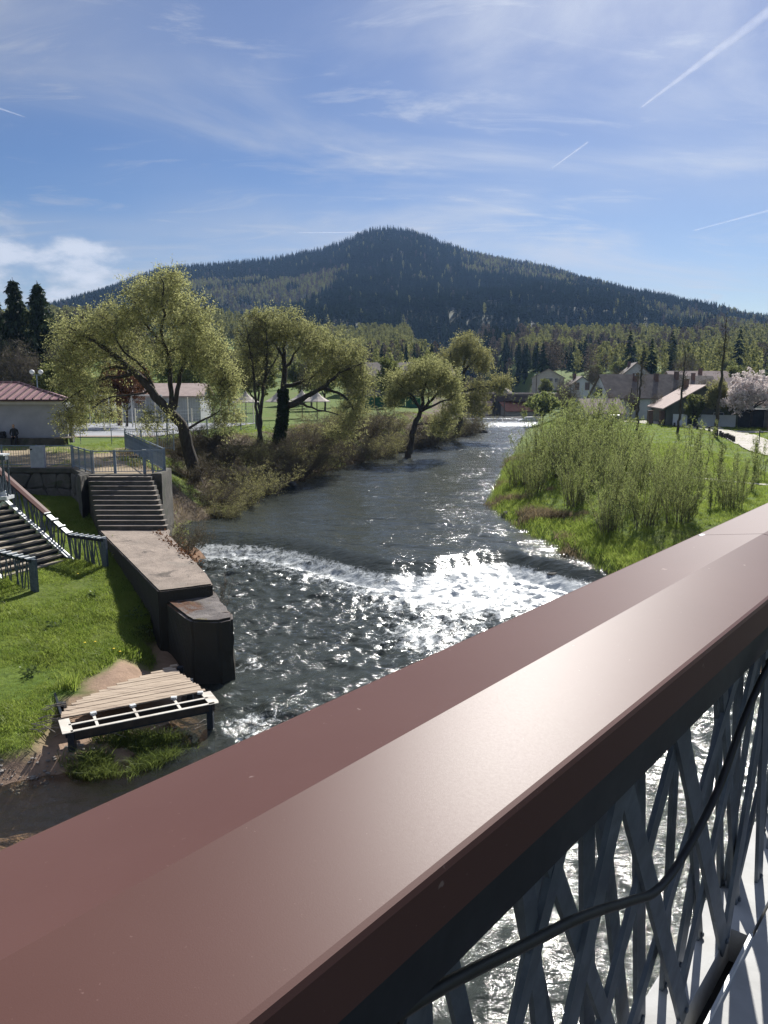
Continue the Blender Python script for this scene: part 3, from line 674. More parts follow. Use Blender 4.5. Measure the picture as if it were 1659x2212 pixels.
def mossy_shaded_sides(name, a, b, moss, rust, cov=0.):
    t = NT(name); p = t.n('ShaderNodeBsdfPrincipled'); t.l(p.outputs[0], t.out.inputs[0])
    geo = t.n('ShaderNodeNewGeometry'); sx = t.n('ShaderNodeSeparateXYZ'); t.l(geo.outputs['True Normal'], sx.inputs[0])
    c = t.mix(t.ramp(t.noise(1.2, 8, .65, .3), .35, .68), a, b); c = t.mix(t.ramp(t.noise(7, 6, .7), .55, .8), c, tuple(v * .45 for v in a))
    c = t.mix(t.ramp(t.noise(.55, 7, .68, .6, loc=(2, 5, 1)), .54 - cov, .62 - cov), c, rust); c = t.mix(t.ramp(t.noise(.8, 7, .7, .6, loc=(8, 1, 4)), .58 - cov, .66 - cov), c, moss)
    c = t.mix(t.ramp(t.math('MULTIPLY_ADD', t.noise(3, 5, .6), .35, sx.outputs[2]), .55, .95), (.045, .042, .034), c)  # upright faces darkened by normal: shade painted into the concrete colour
    t.set(p, Base_Color=c, Roughness=.92, Specular_IOR_Level=.25); t.l(t.bump(t.noise(22, 8, .7), .9, .03), p.inputs['Normal']); return t.m
slab_m = mossy_shaded_sides('slab_concrete', (.22, .18, .15), (.33, .27, .225), (.12, .10, .085), (.26, .22, .185))
pier_m = mossy_shaded_sides('mossy_pier_side_shade', (.12, .105, .10), (.19, .17, .16), (.115, .095, .03), (.10, .05, .03), .04)
st = thing('concrete_steps', (-11.8, 32.6, 2.1), 'broad old concrete steps from the terrace down to the landing slab', 'steps')
nst = 11
for i in range(nst):
    y1 = 34.3; y0 = 31.05 + i * .283; z = 2.15 + (i + 1) * .168
    dx_ = 1.40 * (1 - i / 10.)
    rough_prism([(-13.15 + dx_, y0), (-10.32 + dx_, y0), (-10.32 + dx_, y0 + .42), (-13.15 + dx_, y0 + .42)], 1.5 + .01 * i, z, concrete_d, 'step', st, .5, .012, i, .012)
    MB().box((-11.73 + dx_, y0 + .155, z + .004), (2.80, .30, .006)).build('sunlit_tread', concrete, st)  # paler sheet paints sunlight onto the tread, riser stays dark
rough_prism([(-10.42, 34.2), (-9.95, 34.2), (-10.15, 36.6), (-10.42, 36.6)], .5, 4.12, concrete_d, 'side_pillar', st, .5, .03, 41)
rough_prism([(-13.75, 34.25), (-13.19, 33.2), (-13.19, 34.45), (-13.45, 35.2)], 1.4, 4.10, concrete_d, 'wing_wall', st, .5, .03, 42)
rough_prism([(-13.5, 34.15), (-10.0, 34.2), (-10.0, 34.75), (-13.6, 34.75)], 3.5, 4.06, concrete_d, 'coping_stone', st, .5, .015, 43)
tag(rough_prism([(-11.85, 31.30), (-8.85, 31.30), (-8.6, 30.2), (-5.55, 23.6), (-5.15, 22.45), (-6.58, 21.72)], .0, 2.15, slab_m, 'landing_slab', None, .28, .03, 50, .04), 'long bare concrete landing slab between the steps and the moss topped pier', 'slab')
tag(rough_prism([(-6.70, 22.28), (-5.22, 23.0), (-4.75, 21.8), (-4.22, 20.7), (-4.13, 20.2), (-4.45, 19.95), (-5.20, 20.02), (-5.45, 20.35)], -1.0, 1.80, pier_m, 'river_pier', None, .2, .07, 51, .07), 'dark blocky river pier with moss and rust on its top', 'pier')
# ================================================================ stone retaining wall (each stone a part)
sw = thing('stone_wall', (-17.5, 37.6, 2.2), 'dark retaining wall of large irregular stones below the terrace', 'wall')
stone_m = pm('dark_wall_stone', (.085, .078, .07), (.145, .13, .115), 1.1, .92, .9, 14, .04, c3=(.07, .075, .045), s3=.9)
mortar = pm('wall_mortar', (.05, .046, .04), (.075, .07, .06), 3, .95, .6, 30, .03)
def stone_face(O, U, length, z0, z1, nu, nv, seed, nm='stone'):
    r_ = random.Random(seed); N_ = Vector((U.y, -U.x, 0)); pts = {}
    for a in range(nu + 1):
        for b in range(nv + 1):
            ju = 0 if a in (0, nu) else r_.uniform(-.34, .34); jv = 0 if b in (0, nv) else r_.uniform(-.30, .30)
            pts[a, b] = ((a + ju + (.5 if b % 2 and 0 < a < nu else 0) * .7) * length / nu, z0 + (b + jv) * (z1 - z0) / nv)
    for a in range(nu):
        for b in range(nv):
            q = [pts[a, b], pts[a + 1, b], pts[a + 1, b + 1], pts[a, b + 1]]; cx = sum(v[0] for v in q) / 4; cz = sum(v[1] for v in q) / 4
            # rounded polygon outline
            ring = []
            for i in range(4):
                p0, p1 = q[i], q[(i + 1) % 4]
                for f_ in (.14, .5, .86):
                    bulge = r_.uniform(-.05, .05); ring.append((p0[0] + (p1[0] - p0[0]) * f_ + bulge * (p1[1] - p0[1]), p0[1] + (p1[1] - p0[1]) * f_ - bulge * (p1[0] - p0[0])))
            dep = r_.uniform(.05, .13); m = MB(); k = len(ring)
            for sc_, dd in ((.955, 0.), (.94, dep * .7), (.80, dep), (0, dep * 1.05)):
                if sc_ == 0: m.v.append(tuple(O + U * cx + N_ * dd + Vector((0, 0, cz))))
                else:
                    for (u_, z_) in ring: m.v.append(tuple(O + U * (cx + (u_ - cx) * sc_) + N_ * (dd + r_.uniform(-.012, .012)) + Vector((0, 0, cz + (z_ - cz) * sc_))))
            for L_ in range(2):
                for i in range(k): m.f.append((L_ * k + i, L_ * k + (i + 1) % k, (L_ + 1) * k + (i + 1) % k, (L_ + 1) * k + i)); m.m.append(0)
            for i in range(k): m.f.append((2 * k + i, 2 * k + (i + 1) % k, 3 * k)); m.m.append(0)
            m.build(nm, stone_m, sw)
MB().prism([(-26, 37.70), (-15.25, 37.42), (-13.6, 34.6), (-13.5, 35.4), (-15.2, 38.0), (-26, 38.2)], .5, 3.92).build('backing', mortar, sw)
stone_face(Vector((-24.0, 37.64, 0)), Vector((8.7, -.23, 0)).normalized(), 8.7, 1.3, 3.78, 11, 3, 3)
stone_face(Vector((-15.25, 37.40, 0)), Vector((1.55, -2.62, 0)).normalized(), 3.0, 1.3, 3.80, 4, 3, 5)
MB().prism([(-26, 37.52), (-15.2, 37.25), (-13.5, 34.42), (-13.3, 34.75), (-15.0, 37.75), (-26, 38.0)], 3.80, 4.03).build('coping', concrete_d, sw, bevel=.02)
# ================================================================ terrace fences
bar_me = MB().box((0, 0, .5), (.014, .014, .86)).mesh('fence_bar', bluegrey)
FENCES = 0
def fence(P0, P1, label, h=1.05, step=.125, posts=None, postw=.06, mat=None, z=4.04, toprail=.05):
    mat = mat or bluegrey
    a = Vector((*P0, z)); b = Vector((*P1, z)); L = (b - a).length; u = (b - a) / L
    th = thing('terrace_fence', a.lerp(b, .5), label, 'fence', 'blue grey bar fences on the terrace'); ang = math.atan2(u.y, u.x)
    for tpos in posts or (0, .5, 1):
        c = a.lerp(b, tpos); MB().box((c.x, c.y, z + h / 2), (postw, postw, h + .06), ang).build('post', mat, th)
    for hz, w in ((h - .02, toprail), (.10, .03)): MB().beam(a + Vector((0, 0, hz)), b + Vector((0, 0, hz)), .04, w).build('rail', mat, th)
    n = int(L / step)
    for i in range(1, n):
        c = a + u * (L * i / n); obj('bar', bar_me, th, (c.x, c.y, z + .03), (0, 0, ang), (1, 1, h / 1.0 - .06))
    return th
fence((-24, 37.95), (-15.35, 37.75), 'long low bar fence along the terrace edge above the stone wall', posts=(0, .2, .42, .60, .80, 1.0))
fence((-15.2, 37.55), (-13.25, 34.75), 'short angled bar fence beside the top of the steps', posts=(0, .33, .66, 1), step=.1)
fence((-13.15, 34.70), (-12.25, 34.80), 'narrow fixed bar panel left of the gate above the steps', posts=(0, 1), postw=.05)
fence((-12.20, 34.82), (-10.95, 34.95), 'closed bar gate across the top of the concrete steps', posts=(0, 1), postw=.075)
fence((-10.90, 34.98), (-10.15, 35.30), 'narrow bar panel right of the gate with a pale latch plate', posts=(0, .4, 1), postw=.07)
fence((-10.10, 35.35), (-16.2, 48.2), 'long receding bar fence on the bank side of the terrace', posts=[i / 7 for i in range(8)], step=.11, h=1.1)
fence((-16.2, 48.3), (-13.0, 47.6), 'far bar fence panel closing the terrace by the bank', posts=(0, .33, .66, 1), h=1.25)
MB().box((-10.9, 34.93, 5.12), (.16, .05, .03), .2).build('latch', steel_w, bpy.data.objects['terrace_fence.004'])
# plain pipe railing further back
pr = thing('pipe_railing', (-18, 52.5, 4), 'low two rail pipe railing at the grass edge of the terrace', 'railing')
for x_ in (-20.7, -18.5, -16.4, -14.6): MB().tube([(x_, 52.5 - .1 * (x_ + 20), 3.95), (x_, 52.5 - .1 * (x_ + 20), 4.95)], .025, 8).build('post', bluegrey, pr)
for zz in (4.92, 4.45): MB().tube([(-20.9, 52.6, zz), (-14.5, 51.95, zz)], .025, 8).build('rail', bluegrey, pr)
# upright grey stele by the fence
sb = thing('stone_stele', (-16.95, 37.55, 4.0), 'upright pale lilac grey slab sign standing at the terrace fence', 'sign')
MB().prism([(-17.28, 37.48), (-16.58, 37.46), (-16.58, 37.66), (-17.28, 37.68)], 4.0, [5.05, 5.12, 5.12, 5.05]).build('slab', pm('lilac_stone', (.36, .36, .40), (.44, .44, .48), 4, .8, .2, 40), sb, bevel=.015)
MB().box((-17.2, 37.46, 4.92), (.12, .02, .07)).build('plate', black_m, sb)
# ================================================================ pavilion on the left
pav = thing('pavilion', (-27, 55.5, 4), 'low grey rendered pavilion with pink standing seam metal roof', 'building')
wall_m = pm('grey_render', (.35, .36, .40), (.41, .42, .46), 1.2, .9, .25, 60, .006, c3=(.31, .32, .36), s3=.5)
roofp = pm('pink_metal_roof', (.30, .16, .165), (.38, .22, .22), 2.5, .45, .05, 30, .004, metal=.3, sc=(1, 3, 1))
roofs = pm('dark_seam', (.05, .025, .028), (.07, .035, .037), 4, .5, metal=.3)
PX0, PX1, PY0, PY1 = -36.0, -21.35, 52.0, 57.5
MB().prism([(PX0, PY0), (PX1, PY0), (PX1 - 2.6, PY1), (PX0 - 2.6, PY1)], 4.0, 7.0).build('wall', wall_m, pav)
MB().box((PX1 - .17, PY0 - .06, 5.45), (.42, .16, 2.95)).build('corner_pilaster', wall_m, pav)
MB().box(((PX0 + PX1) / 2, PY0 - .1, 6.86), (PX1 - PX0 + .2, .5, .30)).build('fascia', pm('pale_fascia', (.52, .53, .55), (.58, .59, .61), 2, .6), pav)
eav = 7.03; RX0, RX1, RY0, RY1 = PX0 - .5, PX1 + .55, PY0 - .65, PY1 + .6; ridge = 8.15; rxa, rxb, rym = RX0 + 4.4, -25.6, (RY0 + RY1) / 2
rf = MB(); q = [(RX0, RY0, eav), (RX1, RY0, eav), (RX1 - 2.6, RY1, eav), (RX0 - 2.6, RY1, eav), (rxa, rym, ridge), (rxb, rym, ridge)]
rf.v = q; rf.f = [(0, 1, 5, 4), (1, 2, 5), (2, 3, 4, 5), (3, 0, 4), (3, 2, 1, 0)]; rf.m = [0] * 5
roof = rf.build('roof', roofp, pav)
MB().box(((RX0 + RX1) / 2, RY0, eav - .05), (RX1 - RX0 + .06, .12, .13)).build('gutter', roofs, pav)
for i in range(28):
    x_ = RX0 + .3 + i * .565
    if x_ > RX1 - .1: break
    tt = min(1., (x_ - RX0) / (rxa - RX0), (RX1 - x_) / (RX1 - rxb)); MB().beam((x_, RY0, eav + .03), (x_ , RY0 + (rym - RY0) * tt, eav + .03 + (ridge - eav) * tt), .09, .12).build('seam', roofs, roof)
MB().tube([(rxa, rym, ridge + .03), (rxb, rym, ridge + .03), (RX1, RY0, eav + .03)], .06, 6).build('ridge_cap', roofp, roof)
MB().box((PX0 / 2 + PX1 / 2, 51.45, 4.24), (14.9, .75, .5)).build('bench_plinth', concrete_d, pav, bevel=.03)
MB().box((PX1 + .05, 51.45, 4.53), (1.1, .8, .07)).build('plinth_cap', concrete, pav)
MB().box((PX1 + .22, 52.2, 5.35), (.25, .3, 2.4)).build('corner_post', pm('grey_post', (.16, .16, .17), (.2, .2, .21), 3, .7), pav)
# ================================================================ people on the bench
def person(loc, rz, coat, trousers, hair, label, skin=(.42, .27, .20), lean=.18):
    J = {'pel': (0, 0, .52, .155), 'wai': (0, -.02 + .2 * lean, .72, .145), 'che': (0, .35 * lean, .95, .165), 'sho': (0, .42 * lean, 1.08, .12), 'nec': (0, .55 * lean, 1.17, .055), 'hd0': (0, .62 * lean, 1.26, .082), 'hd1': (0, .68 * lean + .01, 1.35, .098), 'hd2': (0, .66 * lean, 1.44, .070)}
    E = [('pel', 'wai'), ('wai', 'che'), ('che', 'sho'), ('sho', 'nec'), ('nec', 'hd0'), ('hd0', 'hd1'), ('hd1', 'hd2')]
    for s in (-1, 1):
        k = 'L' if s < 0 else 'R'
        J.update({k + 'hip': (s * .10, .06, .52, .105), k + 'kne': (s * .14, .44, .53, .072), k + 'sh': (s * .13, .47, .30, .058), k + 'ank': (s * .13, .45, .09, .045), k + 'toe': (s * .15, .62, .05, .040),
                  k + 'shl': (s * .19, .40 * lean, 1.05, .07), k + 'elb': (s * .25, .14, .80, .048), k + 'wri': (s * .10, .38, .64, .034), k + 'han': (s * .07, .46, .61, .038)})
        E += [('pel', k + 'hip'), (k + 'hip', k + 'kne'), (k + 'kne', k + 'sh'), (k + 'sh', k + 'ank'), (k + 'ank', k + 'toe'), ('sho', k + 'shl'), (k + 'shl', k + 'elb'), (k + 'elb', k + 'wri'), (k + 'wri', k + 'han')]
    keys = list(J); me = bpy.data.meshes.new('person'); me.from_pydata([J[k][:3] for k in keys], [(keys.index(a), keys.index(b)) for a, b in E], [])
    o = bpy.data.objects.new('person', me); C.objects.link(o)
    md = o.modifiers.new('skin', 'SKIN'); md.use_smooth_shade = True
    for i, k in enumerate(keys): me.skin_vertices[0].data[i].radius = (J[k][3],) * 2; me.skin_vertices[0].data[i].use_root = (k == 'pel')
    o.modifiers.new('sub', 'SUBSURF').levels = 2
    bpy.context.view_layer.update()
    ev = o.evaluated_get(bpy.context.evaluated_depsgraph_get()); nm = bpy.data.meshes.new_from_object(ev)
    o.modifiers.clear(); o.data = nm; nm.materials.clear()
    for c_, n_ in ((coat, 'coat'), (trousers, 'trousers'), (skin, 'skin'), (hair, 'hair'), ((.02, .02, .02), 'shoes')): nm.materials.append(pm('%s_%02d%02d' % (n_, int(c_[0] * 99), int(c_[2] * 99)), c_, tuple(v * 1.3 for v in c_), 9, .85))
    for f_ in nm.polygons:
        c = f_.center; y_h = .66 * lean
        if c.z > 1.385 or (c.z > 1.25 and c.y < y_h - .02): mi = 3
        elif c.z > 1.17: mi = 2
        elif c.z < .12: mi = 4
        elif c.y > .40 and .57 < c.z < .70 and abs(c.x) < .13: mi = 2
        elif c.z < .62 and not (c.z > .60 and abs(c.x) > .2): mi = 1
        else: mi = 0
        f_.material_index = mi; f_.use_smooth = True
    # face: nose and brow pulled out of the head
    for v in nm.vertices:
        if 1.28 < v.co.z < 1.33 and abs(v.co.x) < .02 and v.co.y > .66 * lean + .05: v.co.y += .022
    o.location = loc; o.rotation_euler = (0, 0, rz); tag(o, label, 'person'); return o
person((-24.55, 51.30, 4.00), R(192), (.022, .024, .03), (.02, .02, .024), (.25, .17, .12), 'person in dark clothes sitting hunched on the pavilion plinth', lean=.32)
person((-26.35, 51.30, 4.00), R(150), (.02, .02, .025), (.03, .03, .035), (.03, .025, .02), 'second seated person in black cut off by the left photo edge', lean=.25)
bp = thing('backpack', (-25.5, 51.45, 4.5), 'small black backpack on the plinth between the two seated people', 'backpack')
rough_prism([(-25.75, 51.30), (-25.25, 51.30), (-25.22, 51.58), (-25.78, 51.58)], 4.49, [4.80, 4.86, 4.95, 4.92], pm('black_fabric', (.02, .02, .023), (.03, .03, .033), 9, .9), 'bag', bp, .12, .05, 5, .06)
MB().tube(smooth([(-25.3, 51.4, 4.85), (-25.15, 51.35, 4.75), (-25.1, 51.3, 4.6), (-25.15, 51.28, 4.52)]), .018, 6).build('strap', black_m, bp)
# ================================================================ wooden platform at the water
wp = thing('river_platform', (-6, 17.8, .4), 'weathered plank platform with bare pale metal frame at the waterside', 'platform')
a0 = Vector((-7.15, 16.15, .75)); a1 = Vector((-4.35, 17.68, .75)); ud = (a1 - a0).normalized(); vd = Vector((-ud.y, ud.x, 0)); Lp = (a1 - a0).length
plank_m = wood_g
for i in range(17):
    w = .115; o_ = i * .125 + .02; l0 = -.05 + rnd.uniform(-.02, .02) + .012 * i * i; l1 = Lp + rnd.uniform(-.03, .03) - .02 * i
    c0 = a0 + ud * l0 + vd * o_; c1 = a0 + ud * l1 + vd * o_; dz = rnd.uniform(-.006, .008)
    MB().beam(c0 + Vector((0, 0, dz)), c1 + Vector((0, 0, dz + rnd.uniform(-.006, .006))), w, .035).build('plank', plank_m, wp, bevel=.004)
frame_m = pm('pale_frame', (.56, .52, .45), (.66, .62, .55), 4, .55, .05, 40, metal=.1, c3=(.45, .40, .34), s3=2)
shade_st = pm('web_shade_steel', (.035, .026, .02), (.06, .042, .03), 5, .8)  # shade on the front faces of the frame beams, put into colour
f0 = a0 - vd * .78 + ud * .0; f1 = a0 - vd * .78 + ud * (Lp + .02)
def fr(l, v): return a0 + ud * l - vd * v + Vector((0, 0, .0))
MB().beam(fr(.06, .82), fr(Lp, .82), .085, .016).build('front_beam', frame_m, wp); MB().beam(fr(.06, .85) - Vector((0, 0, .09)), fr(Lp, .85) - Vector((0, 0, .09)), .012, .16).build('beam_web', shade_st, wp)
MB().beam(fr(.06, .46), fr(Lp - .05, .46), .07, .016).build('cross_beam', frame_m, wp); MB().beam(fr(.06, .46) - Vector((0, 0, .08)), fr(Lp - .05, .46) - Vector((0, 0, .08)), .012, .14).build('beam_web', shade_st, wp)
for l in (.0, Lp - .02): MB().beam(fr(l, .10), fr(l, .88), .22, .016).build('end_beam', frame_m, wp)
for l in (.62, 1.48, 2.42, 3.28): MB().beam(fr(l, .08) - Vector((0, 0, .012)), fr(l, .78) - Vector((0, 0, .012)), .06, .016).build('joist', frame_m, wp)
for l in (.62, 1.48, 2.42, 3.05): MB().box(tuple(fr(l, .14) + Vector((0, 0, .03))), (.13, .10, .05), math.atan2(ud.y, ud.x) + rnd.uniform(-.4, .4)).build('clamp', steel_w, wp)
for l in (.08, Lp - .1):
    for v in (.80, -1.0, -2.0):
        q = fr(l, v); MB().box((q.x, q.y, -.15), (.14, .14, 1.72)).build('leg', dark_steel, wp)
MB().beam(fr(.06, .76) - Vector((0, 0, .16)), fr(Lp, .76) - Vector((0, 0, .16)), .05, .16).build('lower_beam', dark_steel, wp)
MB().beam(fr(.0, .6) - Vector((0, 0, .14)), fr(.0, -2.0) - Vector((0, 0, .14)), .05, .18).build('side_beam', dark_steel, wp)
# rocks in the rapids and along the bank
rock_m = pm('wet_rock', (.045, .042, .038), (.09, .082, .072), 2, .85, .7, 9, .05, c3=(.06, .065, .03), s3=1.2)
def rock(c, s, seed, label, group='river rocks'):
    bm = bmesh.new(); bmesh.ops.create_icosphere(bm, subdivisions=3, radius=1); r_ = random.Random(seed); off = r_.random() * 50
    co = np.array([v.co[:] for v in bm.verts]); d = 1 + .55 * fbm(co[:, 0] * 1.3 + off, co[:, 1] * 1.3 + co[:, 2] * 1.7, seed, 3)
    for v, k in zip(bm.verts, d): v.co = Vector((v.co.x * s[0] * k, v.co.y * s[1] * k, v.co.z * s[2] * k))
    me = bpy.data.meshes.new('rock'); bm.to_mesh(me); bm.free(); me.materials.append(rock_m)
    return tag(obj('rock', me, None, c, (0, 0, r_.random() * 6)), label, 'rock', group)
rock((8.05, 31.0, .35), (.42, .34, .34), 1, 'largest dark rock at the right end of the rapids beside the bank')
rock((7.25, 30.8, .22), (.50, .28, .22), 2, 'low flat dark rock left of the biggest rock in the rapids')
rock((6.95, 42.6, .70), (.45, .4, .34), 3, 'dark stump like rock on the grassy tip of the right bank')
rock((-9.4, 42.6, .8), (.30, .3, .25), 4, 'dark rock at the left waterline under the tilted willow')
rock((-6.6, 54.6, .9), (.32, .3, .32), 5, 'pale round rock at the foot of the ivy willow')
rock((14.4, 112, 1.1), (.9, .7, .5), 6, 'dark rock at the left bank of the far rapids')
rock((19.2, 163, 1.9), (1.4, 1.2, 1.1), 7, 'big dark boulder on the green bank by the far bridge')
rock((2.3, 81.5, .8), (.8, .4, .25), 8, 'flat pale stone at the foot of the small willow')
# ================================================================ trees
def catmull(pts, step=.35):
    P = [np.array(q, float) for q in pts]; out = []
    for i in range(len(P) - 1):
        a, b, c, d = P[max(i - 1, 0)], P[i], P[i + 1], P[min(i + 2, len(P) - 1)]
        k = max(1, int(np.linalg.norm(c - b) / step))
        for j in range(k):
            u = j / k; out.append(.5 * (2 * b + (c - a) * u + (2 * a - 5 * b + 4 * c - d) * u * u + (3 * b - a - 3 * c + d) * u ** 3))
    return out + [P[-1]]
def make_tree(limbs, blobs, seed, r_tip=.011, leaf=(.15, .06), per=26, spread=.34, sub=3, droop=.0, expo=.40, dens=1.):
    """limbs: polylines of (x,y,z,r), first one is the trunk; blobs: (centre, radii, n). Returns (wood V,F), leaf V,F"""
    rng = np.random.default_rng(seed); pos = []; par = []; rad = []; tubes = []
    for li, L in enumerate(limbs):
        pts = catmull([q[:4] for q in L], .4); pts = [p_ + np.append(rng.normal(size=3) * .045, 0) for p_ in pts]
        if li:
            A = np.array(pos); j = int(np.argmin(((A - pts[0][:3]) ** 2).sum(1))); pts[0][:3] = A[j]; prev = j; pts = pts[1:]; chain = [np.append(A[j], min(rad[j], pts[0][3] * 1.25))]
        else: prev = -1; chain = []
        for q in pts:
            pos.append(q[:3]); par.append(prev); rad.append(q[3]); prev = len(pos) - 1; chain.append(q)
        tubes.append(chain)
    nl = len(pos)
    att = []
    for c, r, n in blobs:
        n = int(n * dens); d = rng.normal(size=(n, 3)); d /= np.linalg.norm(d, axis=1)[:, None]; d *= (rng.random(n) ** .45)[:, None]
        att.append(np.array(c) + d * np.array(r))
    att = np.concatenate(att); P = np.array(pos)
    dm = np.min(((att[:, None, :] - P[None]) ** 2).sum(2), 1); order = np.argsort(dm)
    P = np.zeros((nl + len(att) * 12, 3)); P[:nl] = pos; n = nl; par = list(par); rad = list(rad); tips = []
    for k in order:
        q = att[k]; d2 = ((P[:n] - q) ** 2).sum(1); up = np.maximum(0, P[:n, 2] - q[2]); j = int(np.argmin(np.sqrt(d2) + .55 * up * (1 - droop)))
        L = math.sqrt(d2[j]); m = max(2, min(9, int(L / .32))); a = P[j]; side = rng.normal(size=3) * .12 * L; prev = j
        for i in range(1, m + 1):
            u = i / m; p_ = a + (q - a) * u + side * math.sin(u * 3.14) + np.array([0, 0, (.10 - .25 * droop) * L * math.sin(u * 3.14)])
            P[n] = p_; par.append(prev); rad.append(0.); prev = n; n += 1
        tips.append((j, prev, m))
    par = np.array(par); cnt = np.ones(n)
    for i in range(n - 1, -1, -1):
        if par[i] >= 0: cnt[par[i]] += 0 if i < nl and False else cnt[i] * .25
    rr = r_tip * np.maximum(cnt, 1) ** expo
    b = MB()
    for ch in tubes: b.tube([q[:3] for q in ch], [q[3] * rng.uniform(.92, 1.1) for q in ch], 9, False)
    # twigs as thin three sided rods
    i = np.arange(nl, n); A = P[par[i]]; B = P[i]; ra = np.minimum(rr[par[i]], .05); rb = np.minimum(rr[i], .05); ra = np.minimum(ra, rb * 1.6)
    # fine side twigs
    TI = np.array([t_[1] for t_ in tips]); T = P[TI]; tv = T - P[par[TI]]; tv /= np.linalg.norm(tv, axis=1)[:, None] + 1e-9
    fa, fb = [], []
    for s_ in range(sub):
        d = tv + rng.normal(size=T.shape) * .75; d[:, 2] += .25 - .9 * droop; d /= np.linalg.norm(d, axis=1)[:, None]; fa.append(T - tv * (.12 * s_)); fb.append(T + d * rng.uniform(.35, .95, (len(T), 1)) * spread * 2.2)
    FA = np.concatenate(fa); FB = np.concatenate(fb)
    A = np.concatenate([A, FA]); B = np.concatenate([B, FB]); ra = np.concatenate([ra, np.full(len(FA), r_tip * .8)]); rb = np.concatenate([rb, np.full(len(FA), r_tip * .35)])
    d = B - A; d /= np.linalg.norm(d, axis=1)[:, None] + 1e-9; x_ = np.cross(d, [.31, .2, .93]); x_ /= np.linalg.norm(x_, axis=1)[:, None] + 1e-9; y_ = np.cross(d, x_)
    ring = []
    for Q, rq in ((A, ra), (B, rb)):
        for k in range(3): ang = k * 2.0944; ring.append(Q + (x_ * math.cos(ang) + y_ * math.sin(ang)) * rq[:, None])
    TV = np.stack(ring, 1).reshape(-1, 3); o_ = np.arange(len(A))[:, None] * 6
    TF = np.concatenate([o_ + np.array([[k, (k + 1) % 3, 3 + (k + 1) % 3, 3 + k]]) for k in range(3)])
    lb_ = len(b.v); V = np.concatenate([np.array(b.v), TV]); F = np.concatenate([np.array(b.f), TF + lb_])
    LV = LF = None
    if per:
        src = rng.integers(0, len(FA), len(FA) * per // max(sub, 1)); u = rng.random((len(src), 1)) ** .7
        LP = FA[src] + (FB[src] - FA[src]) * u + rng.normal(size=(len(src), 3)) * spread * .22; LP[:, 2] -= droop * .3 * rng.random(len(src))
        LV, LF = kites(LP, leaf[0], leaf[1], rng, -.25 - droop, FB[src] - FA[src])
    return V, F, LV, LF
def plant_tree(name, loc, limbs, blobs, seed, lm, label, cat='tree', group=None, wood=None, **k):
    V, F, LV, LF = make_tree(limbs, blobs, seed, **k)
    th = thing(name, loc, label, cat, group)
    obj('trunk', npmesh('trunk', V, F, wood or bark, True), th)
    if LV is not None: obj('crown', leafmesh('crown', LV, LF, lm, np.random.default_rng(seed)), th)
    return th
willow_m = leafmat('willow_leaves', (.255, .265, .10), (.335, .335, .15), .62, gloss=.0)
willow_d = leafmat('willow_leaves_dull', (.19, .19, .075), (.26, .25, .105), .6)
shrub_m = leafmat('shrub_leaves', (.165, .205, .06), (.245, .275, .10), .6)
def P3(pts, Y, r0, r1, dy=0., jit=0.):
    n = len(pts); return [(p_[0], Y + dy * i / max(1, n - 1) + (jit * math.sin(i * 2.1 + p_[0])), p_[1], r0 + (r1 - r0) * (i / max(1, n - 1)) ** .8) for i, p_ in enumerate(pts)]
# --- tilted willow by the steps
W = 47.6
limbs = [P3([(-11.35, .9), (-11.6, 1.6), (-12.0, 3.8), (-12.2, 5.3), (-13.0, 6.3), (-14.1, 7.6), (-15.0, 8.7), (-15.9, 9.5), (-16.8, 10.2), (-17.7, 10.8), (-18.6, 11.3)], W, .50, .06, -.8),
         P3([(-13.1, 6.4), (-13.1, 7.1), (-13.1, 8.5), (-13.2, 9.9), (-14.1, 11.0), (-14.8, 12.0), (-15.4, 13.1)], W, .21, .04, 1.0),
         P3([(-12.8, 6.5), (-12.6, 8.1), (-12.3, 9.4), (-12.1, 10.3), (-11.7, 11.7), (-11.1, 12.8)], W, .17, .035, 1.6),
         P3([(-15.1, 8.7), (-16.1, 8.5), (-17.5, 8.1), (-18.4, 7.5), (-19.1, 6.9)], W, .12, .03, -1.4),
         P3([(-15.4, 8.9), (-16.8, 9.1), (-17.6, 8.5), (-18.2, 7.6)], W, .11, .03, 1.2),
         P3([(-12.2, 5.2), (-11.5, 5.7), (-10.5, 6.1), (-9.8, 6.7)], W, .10, .025, -1.),
         P3([(-13.2, 10.0), (-12.3, 10.3), (-11.2, 9.8), (-10.0, 9.1)], W, .09, .025, 1.5),
         P3([(-13.2, 9.9), (-13.3, 11.2), (-13.1, 13.0), (-13.1, 14.2)], W, .13, .03, -.8),
         P3([(-14.1, 7.6), (-14.4, 8.9), (-15.4, 10.0), (-15.8, 11.4)], W, .12, .03, -1.8),
         P3([(-14.3, 7.7), (-15.2, 7.4), (-16.2, 7.3), (-17.2, 6.6)], W, .07, .025, -2.2)]
